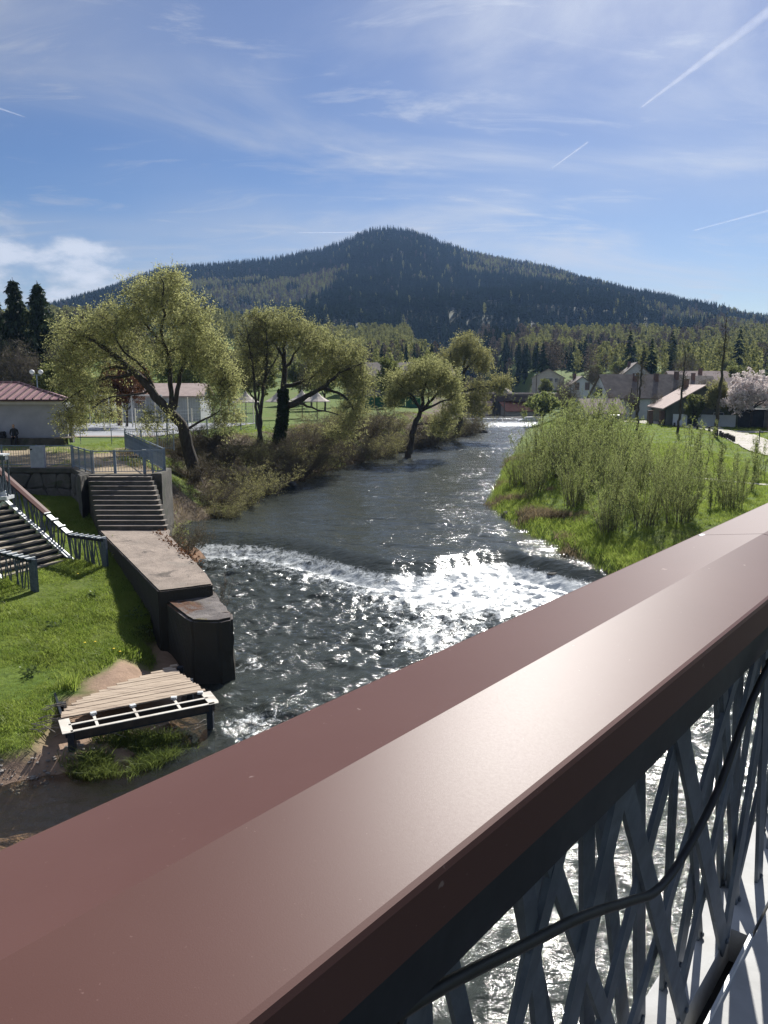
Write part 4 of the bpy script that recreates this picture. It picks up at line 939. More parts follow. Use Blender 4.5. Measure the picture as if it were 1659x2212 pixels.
blobs = [((-18.2, W, 10.6), (1.9, 2.4, 1.5), 120), ((-16.2, W, 11.6), (2.0, 2.6, 1.3), 110), ((-14.0, W, 13.0), (1.9, 2.3, 1.5), 120), ((-12.8, W, 14.0), (.9, 1.4, .8), 40), ((-11.6, W, 12.0), (1.3, 2.0, 1.5), 80),
         ((-10.6, W, 9.8), (1.3, 2.1, 1.5), 90), ((-12.3, W, 10.4), (1.8, 2.3, 1.4), 70), ((-19.0, W, 8.6), (1.1, 1.9, 1.5), 75), ((-17.6, W - 1, 7.6), (1.4, 1.8, .9), 45), ((-10.0, W, 7.3), (1.0, 1.7, 1.1), 50), ((-18.6, W, 6.9), (.9, 1.3, .7), 25), ((-15.3, W, 9.6), (2.2, 2.4, 1.3), 50), ((-18.9, W - .5, 5.9), (.9, 1.4, .9), 40), ((-9.6, W, 5.9), (.9, 1.4, .8), 30), ((-17.0, W, 6.2), (.9, 1.2, .5), 18), ((-13.6, W - 1, 5.9), (1.6, 1.2, .7), 22), ((-9.6, W, 8.4), (.8, 1.5, 1.1), 45)]
plant_tree('willow_tree', (-11.5, W, 1.2), limbs, blobs, 11, willow_m, 'big tilted willow with pale yellow green leaves beside the concrete steps', group='riverside willows', per=48, spread=.46, leaf=(.12, .05), dens=1.6)
# --- ivy willow
W = 64.
limbs = [P3([(-9.1, .9), (-9.0, 1.8), (-8.7, 3.5), (-8.3, 5.8), (-8.3, 7.5), (-8.2, 9.7), (-8.1, 11.4), (-7.8, 13.1)], W, .62, .05, .5),
         P3([(-7.9, 6.2), (-6.3, 7.1), (-5.0, 7.7), (-3.5, 9.0), (-1.7, 9.7)], W, .30, .05, -1.5), P3([(-5.0, 7.7), (-3.7, 7.3), (-2.7, 6.5), (-2.5, 6.0)], W, .15, .04, -1.), P3([(-7.9, 6.2), (-7.0, 6.5), (-5.7, 6.1), (-3.7, 5.6)], W, .17, .04, -2.),
         P3([(-8.0, 7.9), (-6.3, 8.4), (-5.0, 9.5), (-3.9, 10.7)], W, .17, .04, 1.5), P3([(-8.1, 9.5), (-7.6, 9.8), (-7.0, 10.8), (-5.9, 11.8)], W, .15, .04, -1), P3([(-8.2, 10.0), (-8.9, 11.2), (-9.6, 12.2), (-9.7, 13.4)], W, .13, .04, 1.)]
blobs = [((-8.2, W, 12.6), (2.2, 2.4, 1.5), 120), ((-5.8, W, 11.4), (2.0, 2.5, 1.4), 110), ((-3.2, W, 10.1), (1.9, 2.4, 1.4), 110), ((-2.2, W, 8.2), (1.5, 2.2, 1.5), 90), ((-2.6, W, 5.9), (1.3, 1.8, 1.3), 60), ((-5.0, W, 8.9), (2.0, 2.4, 1.2), 60), ((-10.2, W, 11.4), (1.7, 2.0, 1.6), 80), ((-11.2, W, 9.4), (1.1, 1.7, 1.4), 40), ((-3.4, W, 4.2), (1.6, 1.7, .8), 35), ((-9.9, W, 13.2), (1.0, 1.2, .8), 30)]
w2 = plant_tree('willow_tree', (-9, W, 1.2), limbs, blobs, 12, willow_m, 'wide willow with an ivy covered trunk leaning over the left bank', group='riverside willows', per=46, spread=.52, leaf=(.15, .06), dens=1.6)
rng = np.random.default_rng(3); n = 5200
zz = rng.uniform(1.4, 7.6, n); xx = np.interp(zz, [1, 3.5, 5.8, 7.5], [-9.05, -8.7, -8.3, -8.3]); aa = rng.random(n) * 6.283; rad_ = .52 * (1 - .4 * (zz - 1) / 7) + .10 * rng.random(n)
V, F = kites(np.stack([xx + np.cos(aa) * rad_, W + np.sin(aa) * rad_, zz], -1), .15, .13, rng)
ivy_m = leafmat('ivy_leaves', (.018, .030, .010), (.032, .048, .016), .15)
obj('ivy', leafmesh('ivy', V, F, ivy_m, rng), w2)
# --- twin-stemmed bare tree in front of it
W = 62.
limbs = [P3([(-10.1, 1.6), (-10.0, 2.6), (-10.2, 6.2), (-10.3, 8.4), (-10.5, 10.5), (-10.8, 12.6)], W, .20, .025, -.4), P3([(-10.0, 2.6), (-9.8, 6.6), (-9.4, 8.8), (-9.3, 11.4), (-9.5, 13.4)], W, .19, .025, .6), P3([(-10.2, 6.6), (-11.2, 8.4), (-11.9, 10.2)], W, .08, .02, -.6), P3([(-9.5, 8.4), (-8.6, 9.9), (-8.1, 11.6)], W, .07, .02, .4)]
blobs = [((-10.4, W, 11.4), (1.5, 1.6, 2.0), 120), ((-9.4, W, 9.4), (1.5, 1.5, 1.8), 80), ((-11.3, W, 8.4), (1.2, 1.3, 1.2), 70)]
plant_tree('bare_tree', (-10.1, W, 1.6), limbs, blobs, 13, willow_d, 'thin twin stemmed tree with few leaves left of the ivy willow', group='riverside willows', wood=bark, per=10, spread=.42, leaf=(.10, .05), sub=4)
# --- small willow further up
W = 76.
limbs = [P3([(2.35, .6), (2.5, 1.1), (3.0, 3.9), (3.7, 5.7), (3.8, 7.3), (4.4, 8.7), (4.5, 9.6)], W, .42, .05, .4), P3([(3.6, 5.5), (2.8, 6.8), (1.3, 8.2)], W, .17, .04, -1), P3([(3.9, 5.7), (5.3, 7.1), (6.5, 8.2)], W, .17, .04, 1), P3([(3.8, 5.4), (5.1, 6.1), (6.3, 6.6), (7.0, 7.1)], W, .14, .04, -1), P3([(3.2, 6.1), (2.0, 7.1), (.8, 7.1)], W, .12, .03, 1), P3([(3.1, 4.0), (4.6, 4.3), (6.2, 4.2)], W, .08, .03, -.6)]
blobs = [((4.2, W, 9.2), (2.4, 2.4, 1.2), 130), ((1.7, W, 8.0), (1.5, 2.0, 1.5), 100), ((6.3, W, 8.0), (1.3, 2.0, 1.4), 90), ((4., W, 7.6), (2.4, 2.4, 1.0), 60), ((.9, W, 6.6), (.9, 1.5, 1.0), 40), ((6.6, W, 5.6), (1.1, 1.7, 1.5), 70), ((5.6, W, 3.9), (1.3, 1.5, 1.0), 50)]
plant_tree('willow_tree', (2.4, W, .8), limbs, blobs, 14, willow_m, 'small round willow leaning over the left bank in mid river distance', group='riverside willows', per=44, spread=.48, leaf=(.165, .07), dens=1.4)
# --- tall willow behind it
W = 98.
limbs = [P3([(9.2, 2.0), (9.6, 3), (9.9, 5.5), (10.1, 10.2), (10.6, 13.2)], W, .45, .05, .5), P3([(9.7, 7.0), (12.1, 7.6), (14.4, 7.6)], W, .17, .04, -1), P3([(10.1, 9.7), (11.7, 11.4), (12.0, 12.8)], W, .15, .04, 1), P3([(10.0, 7.8), (8.6, 10.2), (8.2, 12.0)], W, .16, .04, -1), P3([(9.8, 5.0), (8, 7.2), (6.5, 8.6)], W, .15, .04, 1)]
blobs = [((10.4, W, 12.6), (1.9, 2.2, 1.3), 90), ((8.6, W, 11.2), (1.7, 2.2, 1.4), 80), ((12.0, W, 10.8), (1.5, 2.2, 1.5), 80), ((14.6, W, 8.0), (1.5, 1.8, 1.1), 60), ((12.2, W, 7.4), (1.6, 2, 1.2), 50), ((7.0, W, 9.0), (1.7, 2, 1.3), 60), ((10.5, W, 6.0), (1.8, 2, 1.4), 50), ((11.8, W, 5.0), (1.5, 1.7, 1.1), 40)]
plant_tree('willow_tree', (9.3, W, 2.0), limbs, blobs, 15, willow_d, 'tall loose willow behind the small round willow', group='riverside willows', per=40, spread=.6, leaf=(.20, .09), dens=1.4)
# ================================================================ shrubs
def shrub_mesh(seed, H, R_, stems, per, leaf, wild=0.):
    """upright many-stemmed shrub, built about the origin"""
    rng = np.random.default_rng(seed); A = []; B = []; ra = []; rb = []; LP = []; LD = []
    for s_ in range(stems):
        a = rng.random() * 6.283; r0 = R_ * .45 * math.sqrt(rng.random()); base = np.array([math.cos(a) * r0, math.sin(a) * r0, -.15]); h = H * rng.uniform(.55, 1.05)
        out = np.array([math.cos(a), math.sin(a), 0]) * R_ * rng.uniform(.1, .75) + rng.normal(size=3) * [.12, .12, 0] * H * .4; prev = base; m = 7; pts = [base]
        for i in range(1, m + 1):
            u = i / m; p_ = base + np.array([0, 0, h * (u - .25 * wild * u * u)]) + out * (1 + .8 * wild) * u ** (1.4 - .5 * wild) + rng.normal(size=3) * .10 * wild + rng.normal(size=3) * .05 * H * .25; pts.append(p_)
            r1 = .020 * H / 4; A.append(prev); B.append(p_); ra.append(r1 * (1.05 - (i - 1) / m) + .004); rb.append(r1 * (1.05 - u) + .004)
            if i > 1:
                for k in range(3):
                    d = rng.normal(size=3); d[2] = abs(d[2]) + .9 * (1 - wild) - .3 * wild; d /= np.linalg.norm(d); L = h * rng.uniform(.08, .20) * (1.25 - .5 * u) * (1 + .9 * wild); st_ = prev + (p_ - prev) * rng.random(); e = st_ + d * L
                    A.append(st_); B.append(e); ra.append(.007); rb.append(.003)
                    for q in range(per):
                        LP.append(st_ + (e - st_) * rng.random() + rng.normal(size=3) * .035); LD.append(d)
            for q in range(per // 2):
                if i > 2: LP.append(prev + (p_ - prev) * rng.random() + rng.normal(size=3) * .05); LD.append((p_ - prev) / (np.linalg.norm(p_ - prev) + 1e-6))
            prev = p_
    A, B, ra, rb = map(np.array, (A, B, ra, rb)); d = B - A; d /= np.linalg.norm(d, axis=1)[:, None] + 1e-9; x_ = np.cross(d, [.31, .93, .2]); x_ /= np.linalg.norm(x_, axis=1)[:, None] + 1e-9; y_ = np.cross(d, x_); ring = []
    for Q, rq in ((A, ra), (B, rb)):
        for k in range(3): ring.append(Q + (x_ * math.cos(k * 2.0944) + y_ * math.sin(k * 2.0944)) * rq[:, None])
    TV = np.stack(ring, 1).reshape(-1, 3); o_ = np.arange(len(A))[:, None] * 6; TF = np.concatenate([o_ + np.array([[k, (k + 1) % 3, 3 + (k + 1) % 3, 3 + k]]) for k in range(3)])
    LV = LF = None
    if LP: LV, LF = kites(np.array(LP), leaf[0], leaf[1], rng, .1, np.array(LD))
    return TV, TF, LV, LF
def shrub_proto(name, seed, H, R_, stems, per, leaf, lm, wood, cat, group, wild=0.):
    TV, TF, LV, LF = shrub_mesh(seed, H, R_, stems, per, leaf, wild)
    th = thing(name, (0, 0, 0), 'x', cat, group); obj('stems', npmesh('stems', TV, TF, wood), th)
    if LV is not None: obj('foliage', leafmesh('foliage', LV, LF, lm, np.random.default_rng(seed)), th)
    return th
def gz(x, y): return float(ground_z(np.array([x]), np.array([y]))[0])
ORD = 'first second third fourth fifth sixth seventh eighth ninth tenth eleventh twelfth thirteenth fourteenth fifteenth sixteenth seventeenth eighteenth nineteenth twentieth twenty-first twenty-second twenty-third twenty-fourth twenty-fifth twenty-sixth twenty-seventh twenty-eighth twenty-ninth'.split()
def nth(i, L): return ORD[sorted(L, key=lambda q: q[0] / q[1]).index(L[i])] + ' from the left'
def nthd(i, L): return ORD[sorted(L, key=lambda q: q[1]).index(L[i])] + ' from the steps'
ws = [shrub_proto('willow_shrub', 60 + i, 4.4, 2.4, 36, 11, (.10, .042), shrub_m, twig_m, 'shrub', 'willow shrubs on the right bank') for i in range(3)]
sprig = [shrub_proto('willow_sapling', 70 + i, 3.2, .7, 6, 12, (.10, .042), shrub_m, twig_m, 'sapling', 'young willow shoots on the right bank') for i in range(2)]
used = set()
def place(protos, k, x, y, s, label, rz=None):
    p_ = protos[k % len(protos)]; rz = rnd.random() * 6.28 if rz is None else rz
    if p_.name not in used:
        used.add(p_.name); p_.location = (x, y, gz(x, y)); p_.rotation_euler = (0, 0, rz); p_.scale = (s, s, s) if not hasattr(s, '__len__') else s; p_["label"] = label; return p_
    return copy_tree(p_, (x, y, gz(x, y)), rz, s, label)
WS = [(8.9, 50.5, .62, 'low leafy willow shrub leaning out over the water at the left end of the clump'), (10.3, 53.5, .85, 'willow shrub at the water edge left of the tallest ones'), (12.4, 57.0, 1.12, 'tallest pale green willow shrub of the right bank clump'), (14.6, 57.0, 1.15, 'tall willow shrub just right of the tallest one'), (16.8, 58.5, 1.10, 'tall greyish willow shrub at the inland side of the clump'), (13.2, 52.0, .95, 'broad willow shrub in the heart of the clump'),
      (9.2, 46.5, .62, 'low willow shrub above the bright grass tip by the water'), (11.6, 47.5, .88, 'middle willow shrub standing behind the grassy slope'), (14.0, 46.5, .80, 'willow shrub with reddish stems in the middle of the clump'), (16.6, 51.5, .80, 'loose willow shrub in front of the lawn'),
      (10.2, 40.5, .62, 'silvery willow shrub at the foot of the right bank slope'), (12.4, 39.0, .70, 'bushy willow shrub right behind the handrail'), (14.8, 40.0, .58, 'willow shrub close to the handrail right of the bushy one'), (10.2, 34.2, .55, 'lowest willow shrub with arching twigs over the rapids'), (12.8, 33.0, .60, 'willow shrub partly hidden by the handrail'), (16.2, 35.5, .52, 'willow shrub nearest the handrail joint'), (10.9, 50.0, .80, 'rounded willow shrub behind the grass tip'), (12.6, 44.0, .72, 'willow shrub filling the slope below the clump'), (15.2, 43.2, .62, 'thin willow shrub on the slope beside the trodden path'), (11.2, 37.0, .62, 'dense willow shrub low on the slope above the rapids'), (13.8, 36.2, .62, 'willow shrub pressed against the handrail line'), (15.0, 54.5, 1.0, 'leafy willow shrub closing the gap in the tall clump'), (11.5, 33.6, .50, 'low spreading willow shrub at the rail over the rocks')]
for i, (x, y, s, lab) in enumerate(WS): place(ws, i, x, y, (s * .95, s * .95, s * rnd.uniform(.95, 1.08)), lab)
SP_ = [(19.6, 45.0, .95), (20.8, 50.0, 1.1), (22.6, 46.0, .8), (16.6, 42.2, .9), (19.0, 36.5, .8), (21.4, 38.0, .85), (14.2, 42.4, .85), (16.2, 50.8, 1.1), (23.2, 43.0, .75), (8.6, 44.6, .5), (11.8, 43.4, .8), (22.0, 55.0, 1.1), (24.6, 50.5, .9), (12.4, 34.8, .55), (15.2, 35.2, .65), (18.4, 39.5, .8), (20.0, 41.5, .8), (17.0, 37.6, .75), (18.0, 43.5, .8)]
for i, (x, y, s) in enumerate(SP_): place(sprig, i, x, y, s, 'slender upright willow shoot, ' + nth(i, SP_) + ' on the right bank')
# brown bushes on the left bank
brown_m = leafmat('brown_buds', (.085, .070, .045), (.12, .105, .055), .35)
bb = [shrub_proto('bank_bush', 80 + i, 2.6, 1.7, 54, 9, (.06, .032), (brown_m, willow_d, brown_m)[i], twig_m, 'bush', 'brown bushes on the left bank', 1.) for i in range(3)]
BB = [(-9.9, 44.3, .75), (-8.9, 46.4, 1.0), (-11.9, 46.8, .85), (-10.4, 49.6, .95), (-8.4, 51.0, 1.15), (-11.5, 52.8, 1.1), (-8.0, 55.0, 1.1), (-9.9, 57.0, 1.2), (-7.2, 58.8, 1.2), (-8.6, 61.6, 1.2), (-6.0, 62.5, 1.25), (-7.4, 66.2, 1.3), (-4.6, 67.5, 1.3), (-5.8, 70.8, 1.4), (-2.6, 72.0, 1.35), (-3.8, 75.5, 1.5), (-.4, 76.5, 1.4), (-1.8, 80.0, 1.6), (1.4, 82.5, 1.4), (.4, 86.0, 1.6), (3.9, 88.0, 1.4), (5.4, 92.5, 1.5), (7.4, 97.5, 1.5), (9.6, 104, 1.5), (11.4, 108, 1.4), (12.8, 113, 1.3), (-13.6, 50.0, .9), (-12.9, 56.0, 1.0)]
ordi = ['nearest', 'second', 'third', 'fourth', 'fifth', 'sixth', 'seventh', 'eighth', 'ninth', 'tenth']
for i, (x, y, s) in enumerate(BB): place(bb, i, x, y, (s, s, s * rnd.uniform(.8, 1.15)), 'twiggy brown bush, ' + nthd(i, BB) + ' upstream on the left bank')
place(bb, 2, -9.1, 34.3, (.55, .7, .75), 'small brown bush between the slab and the wall beside the steps')['group'] = ''
place(bb, 1, -8.9, 42.6, .62, 'small brown bush hanging over the water right of the tilted willow')["group"] = ''
# ================================================================ spruces on the left
def spruce_tree(name, x, y, z, H, seed, label):
    rng = np.random.default_rng(seed); th = thing(name, (x, y, z), label, 'tree', 'dark spruces behind the pavilion'); b = MB(); b.tube([(x, y, z), (x, y, z + H * .5), (x, y, z + H)], [.28, .16, .02], 8); LV = []; LD = []
    for lv in range(34):
        u = lv / 34; zc = z + H * (.10 + .89 * u); R_ = H * .20 * (1 - u) ** .75 * rng.uniform(.8, 1.2) + .15; k = 7
        for j in range(k):
            a = rng.random() * 6.283; Rj = R_ * rng.uniform(.65, 1.2); pts = []
            for q in range(7):
                w = q / 6; pts.append(np.array([x + math.cos(a) * Rj * w, y + math.sin(a) * Rj * w, zc - .35 * Rj * math.sin(w * 1.9) + .22 * Rj * w ** 3]))
            b.tube([tuple(v) for v in pts], [.03 * (1 - i / 7) + .006 for i in range(7)], 4, False)
            for q in range(1, 7):
                for m in range(6):
                    LV.append(pts[q] + (pts[q - 1] - pts[q]) * rng.random() + rng.normal(size=3) * .10); LD.append(np.array([math.cos(a) * .4, math.sin(a) * .4, -1.0]))
    obj('trunk', b.mesh('trunk', bark), th); V, F = kites(np.array(LV), .55, .20, rng, -.2, np.array(LD)); obj('crown', leafmesh('crown', V, F, spruce_m, rng), th)
spruce_tree('spruce_tree', -44.3, 95, 4, 16.6, 1, 'left of the two dark spruces rising above the pavilion roof')
spruce_tree('spruce_tree', -41.4, 95, 4, 16.2, 2, 'right of the two dark spruces rising above the pavilion roof')
spruce_tree('spruce_tree', -48.6, 99, 4, 14.5, 3, 'shorter dark spruce at the far left edge behind the other two')
# ================================================================ mid-distance leafy and bare trees, made once and copied
def round_proto(name, seed, H, Wd, lm, per, leaf, cat='tree', group=None, wood=None, sub=3, n=170, tall=.5):
    rng = np.random.default_rng(seed); limbs = [[(0, 0, -.2, .035 * H * .6), (.1, .05, H * .25, .028 * H * .6), (-.05, .1, H * .55, .016 * H * .6), (0, 0, H * .88, .02)]]
    for k in range(6):
        a = k * 1.05 + rng.random(); z0 = H * rng.uniform(.22, .5); L = Wd * rng.uniform(.5, .85); limbs.append([(0, 0, z0, .011 * H), (math.cos(a) * L * .5, math.sin(a) * L * .5, z0 + H * .16, .008 * H), (math.cos(a) * L, math.sin(a) * L, z0 + H * rng.uniform(.22, .36), .02)])
    blobs = [((0, 0, H * .66), (Wd * .75, Wd * .75, H * .33), int(n * .6))]
    for k in range(5): a = rng.random() * 6.28; blobs.append(((math.cos(a) * Wd * .5, math.sin(a) * Wd * .5, H * rng.uniform(.4, .75)), (Wd * .45, Wd * .45, H * .16), int(n * .12)))
    V, F, LV, LF = make_tree(limbs, blobs, seed, per=per, leaf=leaf, spread=.05 * H, sub=sub)
    th = thing(name, (0, 0, 0), 'x', cat, group); obj('trunk', npmesh('trunk', V, F, wood or bark, True), th)
    if LV is not None: obj('crown', leafmesh('crown', LV, LF, lm, rng), th)
    return th
spring_m = leafmat('spring_green', (.11, .13, .04), (.17, .185, .06), .55)
rust_m = leafmat('rust_leaves', (.095, .045, .022), (.14, .065, .03), .35)
blossom_m = leafmat('white_blossom', (.62, .54, .52), (.74, .66, .64), .4, tint=(.80, .74, .72))
haze_twig = pm('far_twigs', (.11, .092, .08), (.15, .125, .105), 5, .95, coord='World')
gA = 'leafy trees across the valley'; gB = 'bare trees across the valley'
tA = [round_proto('leafy_tree', 100 + i, 8, 2.6, spring_m, 40, (.30, .17), group=gA) for i in range(2)]
tB = [round_proto('bare_tree', 110 + i, 9, 2.6, brown_m, 8, (.18, .10), group=gB, wood=haze_twig, sub=6, n=230) for i in range(2)]
LT = [(-36, 84, .85, 0), (-31, 88, .8, 0), (-48, 82, .9, 0), (-27, 108, 1.0, 0), (-18, 112, 1.1, 0), (-9, 118, 1.0, 0), (1, 128, 1.0, 0), (-33, 122, 1.3, 0), (-15, 140, 1.2, 0), (8, 140, 1.1, 0), (37, 178, .8, 0), (41, 205, .9, 0), (52, 192, .8, 0), (60, 158, .9, 0), (68, 150, 1.0, 0), (30, 190, .8, 0), (76, 170, .9, 0), (62, 205, 1.0, 0), (84, 190, 1.1, 0), (11, 170, .7, 0), (7, 182, .9, 0), (15, 190, .8, 0), (33.5, 142, .6, 0), (46, 121, .55, 0), (42.0, 104.6, .55, 0), (46.6, 104.0, .62, 0)]
BT = [(-40, 86, 1.0), (-44, 90, 1.1), (-37, 92, 1.1), (-33, 97, 1.2), (-50, 88, 1.2), (-24, 120, 1.1), (-5, 135, 1.0), (33, 138, .75), (36.5, 131, .7), (45, 150, .9), (50, 140, .7), (56, 136, .8), (53, 118, .6), (64, 170, 1.0), (72, 185, 1.1), (-12, 128, 1.0), (90, 175, 1.0), (47, 178, .9), (38.5, 121, .55), (41.5, 118, .5), (36, 124, .5), (30.5, 133, .55), (48.5, 128, .6), (34.5, 150, .7)]
for i, (x, y, s, _) in enumerate(LT): place(tA, i, x, y, (s, s, s * rnd.uniform(.85, 1.1)), 'leafy spring green valley tree, ' + nth(i, LT) + ' of its kind')
for i, (x, y, s) in enumerate(BT): place(tB, i, x, y, s, 'bare grey brown valley tree, ' + nth(i, BT) + ' of its kind')
def one(proto, x, y, s, label, group=None):
    proto.location = (x, y, gz(x, y)); proto.scale = (s, s, s); proto["label"] = label; return proto
one(round_proto('copper_tree', 120, 6.5, 3.0, rust_m, 52, (.20, .12)), -24.3, 73, .95, 'rust brown leafed tree behind the tilted willow next to the sports court')
one(round_proto('blossom_tree', 121, 6.5, 3.4, blossom_m, 60, (.20, .13), n=220), 47.6, 100.5, 1.15, 'wide cherry tree covered in white pink blossom at the right edge')
one(round_proto('weeping_tree', 122, 8.5, 2.2, willow_d, 50, (.24, .12), n=200), 44.2, 103.0, .78, 'rounded grey green willow between the lean roof and the blossom tree')
one(round_proto('round_bush', 123, 4.6, 2.7, shrub_m, 60, (.22, .12), cat='bush', n=200), 26.2, 128, 1.15, 'large round yellow green bush by the water before the far bridge')
one(round_proto('yellow_shrub', 124, 3.0, 1.4, spring_m, 50, (.16, .10), cat='bush'), 47.2, 88.5, .8, 'small yellow green shrub in front of the dark fence')
conif = []
VC = [(25.5, 196, 8.5), (57, 172, 11), (60, 176, 13), (63, 172, 10), (67, 214, 15), (70, 220, 12), (47, 232, 12), (33, 236, 13), (95, 190, 14), (99, 196, 12), (104, 230, 16), (88, 240, 15), (20, 235, 12), (14, 230, 11)]
for i, (x, y, s) in enumerate(VC):
    th = thing('conifer', (x, y, gz(x, y)), 'dark village conifer, ' + nth(i, VC) + ' of its kind', 'tree', 'village conifers'); o = obj('crown', con[i % 4].data, None); o.parent = th; o.scale = (s * 1.25, s * 1.25, s); o.rotation_euler = (0, 0, i)
    q = obj('trunk', MB().tube([(0, 0, -.3), (0, 0, s * .3)], .16, 6).mesh('trunk', bark), None); q.parent = th
# three young trees with straight trunks on the lawn
YT = [((36.0, 83.7), 13.2, 'tallest slim bare tree on the lawn beside the row of bollards'), ((33.3, 87.5), 9.4, 'slim bare tree on the lawn left of the tallest one'), ((31.4, 96), 9.8, 'slim bare tree on the lawn nearest the willow shrubs')]
for i, ((x, y), H, lab) in enumerate(YT):
    z = gz(x, y); limbs = [[(x, y, z - .1, .16 + .06 * (i == 0)), (x + .1, y, z + H * .4, .12 + .03 * (i == 0)), (x + .25, y, z + H * .75, .07), (x + .3, y, z + H, .02)]]
    plant_tree('slim_tree', (x, y, z), limbs, [((x + .2, y, z + H * .72), (.55, .6, H * .27), 80)], 130 + i, brown_m, lab, group='slim bare trees on the lawn', per=6, leaf=(.10, .06), spread=.35, sub=3)
# ================================================================ grass, reeds, litter
def tuft(seed, n, h, w, sp):
    rng = np.random.default_rng(seed); V = []; F = []
    for i in range(n):
        a = rng.random() * 6.283; b = np.array([math.cos(a), math.sin(a), 0]) * sp * math.sqrt(rng.random()); hh = h * rng.uniform(.5, 1.2); d = rng.normal(size=3) * .35; d[2] = 1; s = np.array([-math.sin(a * 3), math.cos(a * 3), 0]) * w
        m = b + d * hh * .55; tp = b + d * hh + np.array([d[0], d[1], -.25]) * hh * .5; k = len(V); V += [b - s, b + s, m + s * .7, m - s * .7, tp, tp]; F += [(k, k + 1, k + 2, k + 3), (k + 3, k + 2, k + 4, k + 5)]
    return np.array(V), np.array(F)
blade_m = leafmat('grass_blades', (.18, .265, .035), (.26, .335, .06), .6, tint=(.32, .36, .10))
dry_m = leafmat('dry_grass', (.16, .125, .075), (.22, .175, .105), .4)
reed_m = leafmat('reed_blades', (.085, .12, .028), (.14, .17, .045), .5)
def tufts(n0, k, blades, h, w, sp, m):
    out = []
    for i in range(k):
        V, F = tuft(n0 + i, blades, h, w, sp); me = npmesh('tuft', V, F, m); a = me.attributes.new('rnd', 'FLOAT', 'POINT'); a.data.foreach_set('value', np.repeat(np.random.default_rng(i).random(blades), 6).astype(np.float32)); out.append(loose('tuft_source', me))
    return out
g_t = tufts(0, 4, 16, .13, .006, .13, blade_m); d_t = tufts(10, 2, 14, .2, .008, .2, dry_m); r_t = tufts(20, 3, 12, .45, .010, .14, reed_m); t_t = tufts(30, 2, 60, .55, .010, .25, blade_m)
rng = np.random.default_rng(8)
def area(n, x0, x1, y0, y1): return rng.uniform(x0, x1, n), rng.uniform(y0, y1, n)
x, y = area(60000, -20, -4, 13, 37.3); dl_ = Lb(y) - x + .45 * fbm(x * .8, y * .8, 9, 3)
in_slab = (x > -11.75 + (31.2 - y) * .565 - .05) & (y < 31.3)
plm = np.exp(-(((x + 6.3) / 1.3) ** 2 + ((y - 18.7) / 1.5) ** 2)) + .25 * fbm(x * 1.2, y * 1.2, 31, 3)
vv = (np.array([-7.15, 16.15]), np.array([ud.x, ud.y]), np.array([vd.x, vd.y])); pu = (x - vv[0][0]) * ud.x + (y - vv[0][1]) * ud.y; pv_ = (x - vv[0][0]) * vd.x + (y - vv[0][1]) * vd.y
def onp_at(a, b):
    u_ = (a - vv[0][0]) * ud.x + (b - vv[0][1]) * ud.y; v_ = (a - vv[0][0]) * vd.x + (b - vv[0][1]) * vd.y; return (u_ > -.15) & (u_ < 3.6) & (v_ > -.05) & (v_ < 2.1)
onp = (pu > -.15) & (pu < 3.6) & (pv_ > -1.0) & (pv_ < 1.9)
keep = (dl_ > 1.25) & ~((x + .25 * fbm(x * 1.5, y * 1.5, 14, 2) > -7.6) & (y < 17.4)) & ~in_slab & (y < wall_y(x) - .3) & (plm < .42) & ~onp
x, y = x[keep], y[keep]; z = ground_z(x, y); m = fbm(x * .55, y * .55, 15, 3)
scatter('lawn_grass', np.stack([x, y, z - .01], -1), np.clip(.75 + 1.6 * m + .35 * rng.random(len(x)), .35, 2.2), rng.random(len(x)) * 6.28, rng.integers(0, 4, len(x)), g_t, 'bright green grass of the riverside lawn')
x, y = area(30000, 5.5, 28, 26, 75); dr_ = x - Rb(y); keep = (dr_ > .02) & (dr_ < 18); x, y, dr_ = x[keep], y[keep], dr_[keep]; z = ground_z(x, y)
scatter('bank_grass', np.stack([x, y, z], -1), np.where(dr_ < 2.5, rng.uniform(1.3, 2.6, len(x)), rng.uniform(.8, 1.5, len(x))), rng.random(len(x)) * 6.28, np.where((fbm(x * .5, y * .5, 19, 3) > .30) & (dr_ < 4), 4, 0) + rng.integers(0, 2, len(x)), g_t + d_t, 'rough grass on the slope of the right bank')
x, y = area(26000, 14, 75, 55, 125); keep = (x - Rb(y) > 3) & (x < y * .56 + 3); x, y = x[keep], y[keep]
scatter('meadow_grass', np.stack([x, y, ground_z(x, y) - .02], -1), rng.uniform(.8, 1.9, len(x)), rng.random(len(x)) * 6.28, rng.integers(0, 4, len(x)), g_t, 'short green grass of the park lawn')
x, y = area(12000, -16, 14, 32, 112); dl_ = Lb(y) - x; keep = (dl_ > .05) & (x > Bt(y) - .6) & ~((x < -9.7) & (y < 36.6)); x, y = x[keep], y[keep]; q = fbm(x * .45, y * .45, 17, 4)
scatter('bank_litter', np.stack([x, y, ground_z(x, y)], -1), rng.uniform(.8, 2.2, len(x)), rng.random(len(x)) * 6.28, np.where(q > .10, 0, 4) + rng.integers(0, 2, len(x)), g_t + d_t, 'dry grass and weeds on the left river bank')
x, y = area(6000, -40, -11, 38.2, 75); keep = (x < Bt(y) + .5) & ((y > 49.5) | (fbm(x * .5, y * .5, 13, 4) > .15)); x, y = x[keep], y[keep]
keep = ~((x < -20) & (y > 50.8) & (y < 60)) & ~((y > 60) & (y < 80) & (x < -17)); x, y = x[keep], y[keep]
scatter('terrace_grass', np.stack([x, y, ground_z(x, y)], -1), rng.uniform(.7, 1.4, len(x)), rng.random(len(x)) * 6.28, rng.integers(0, 4, len(x)), g_t, 'thin grass on and behind the terrace')
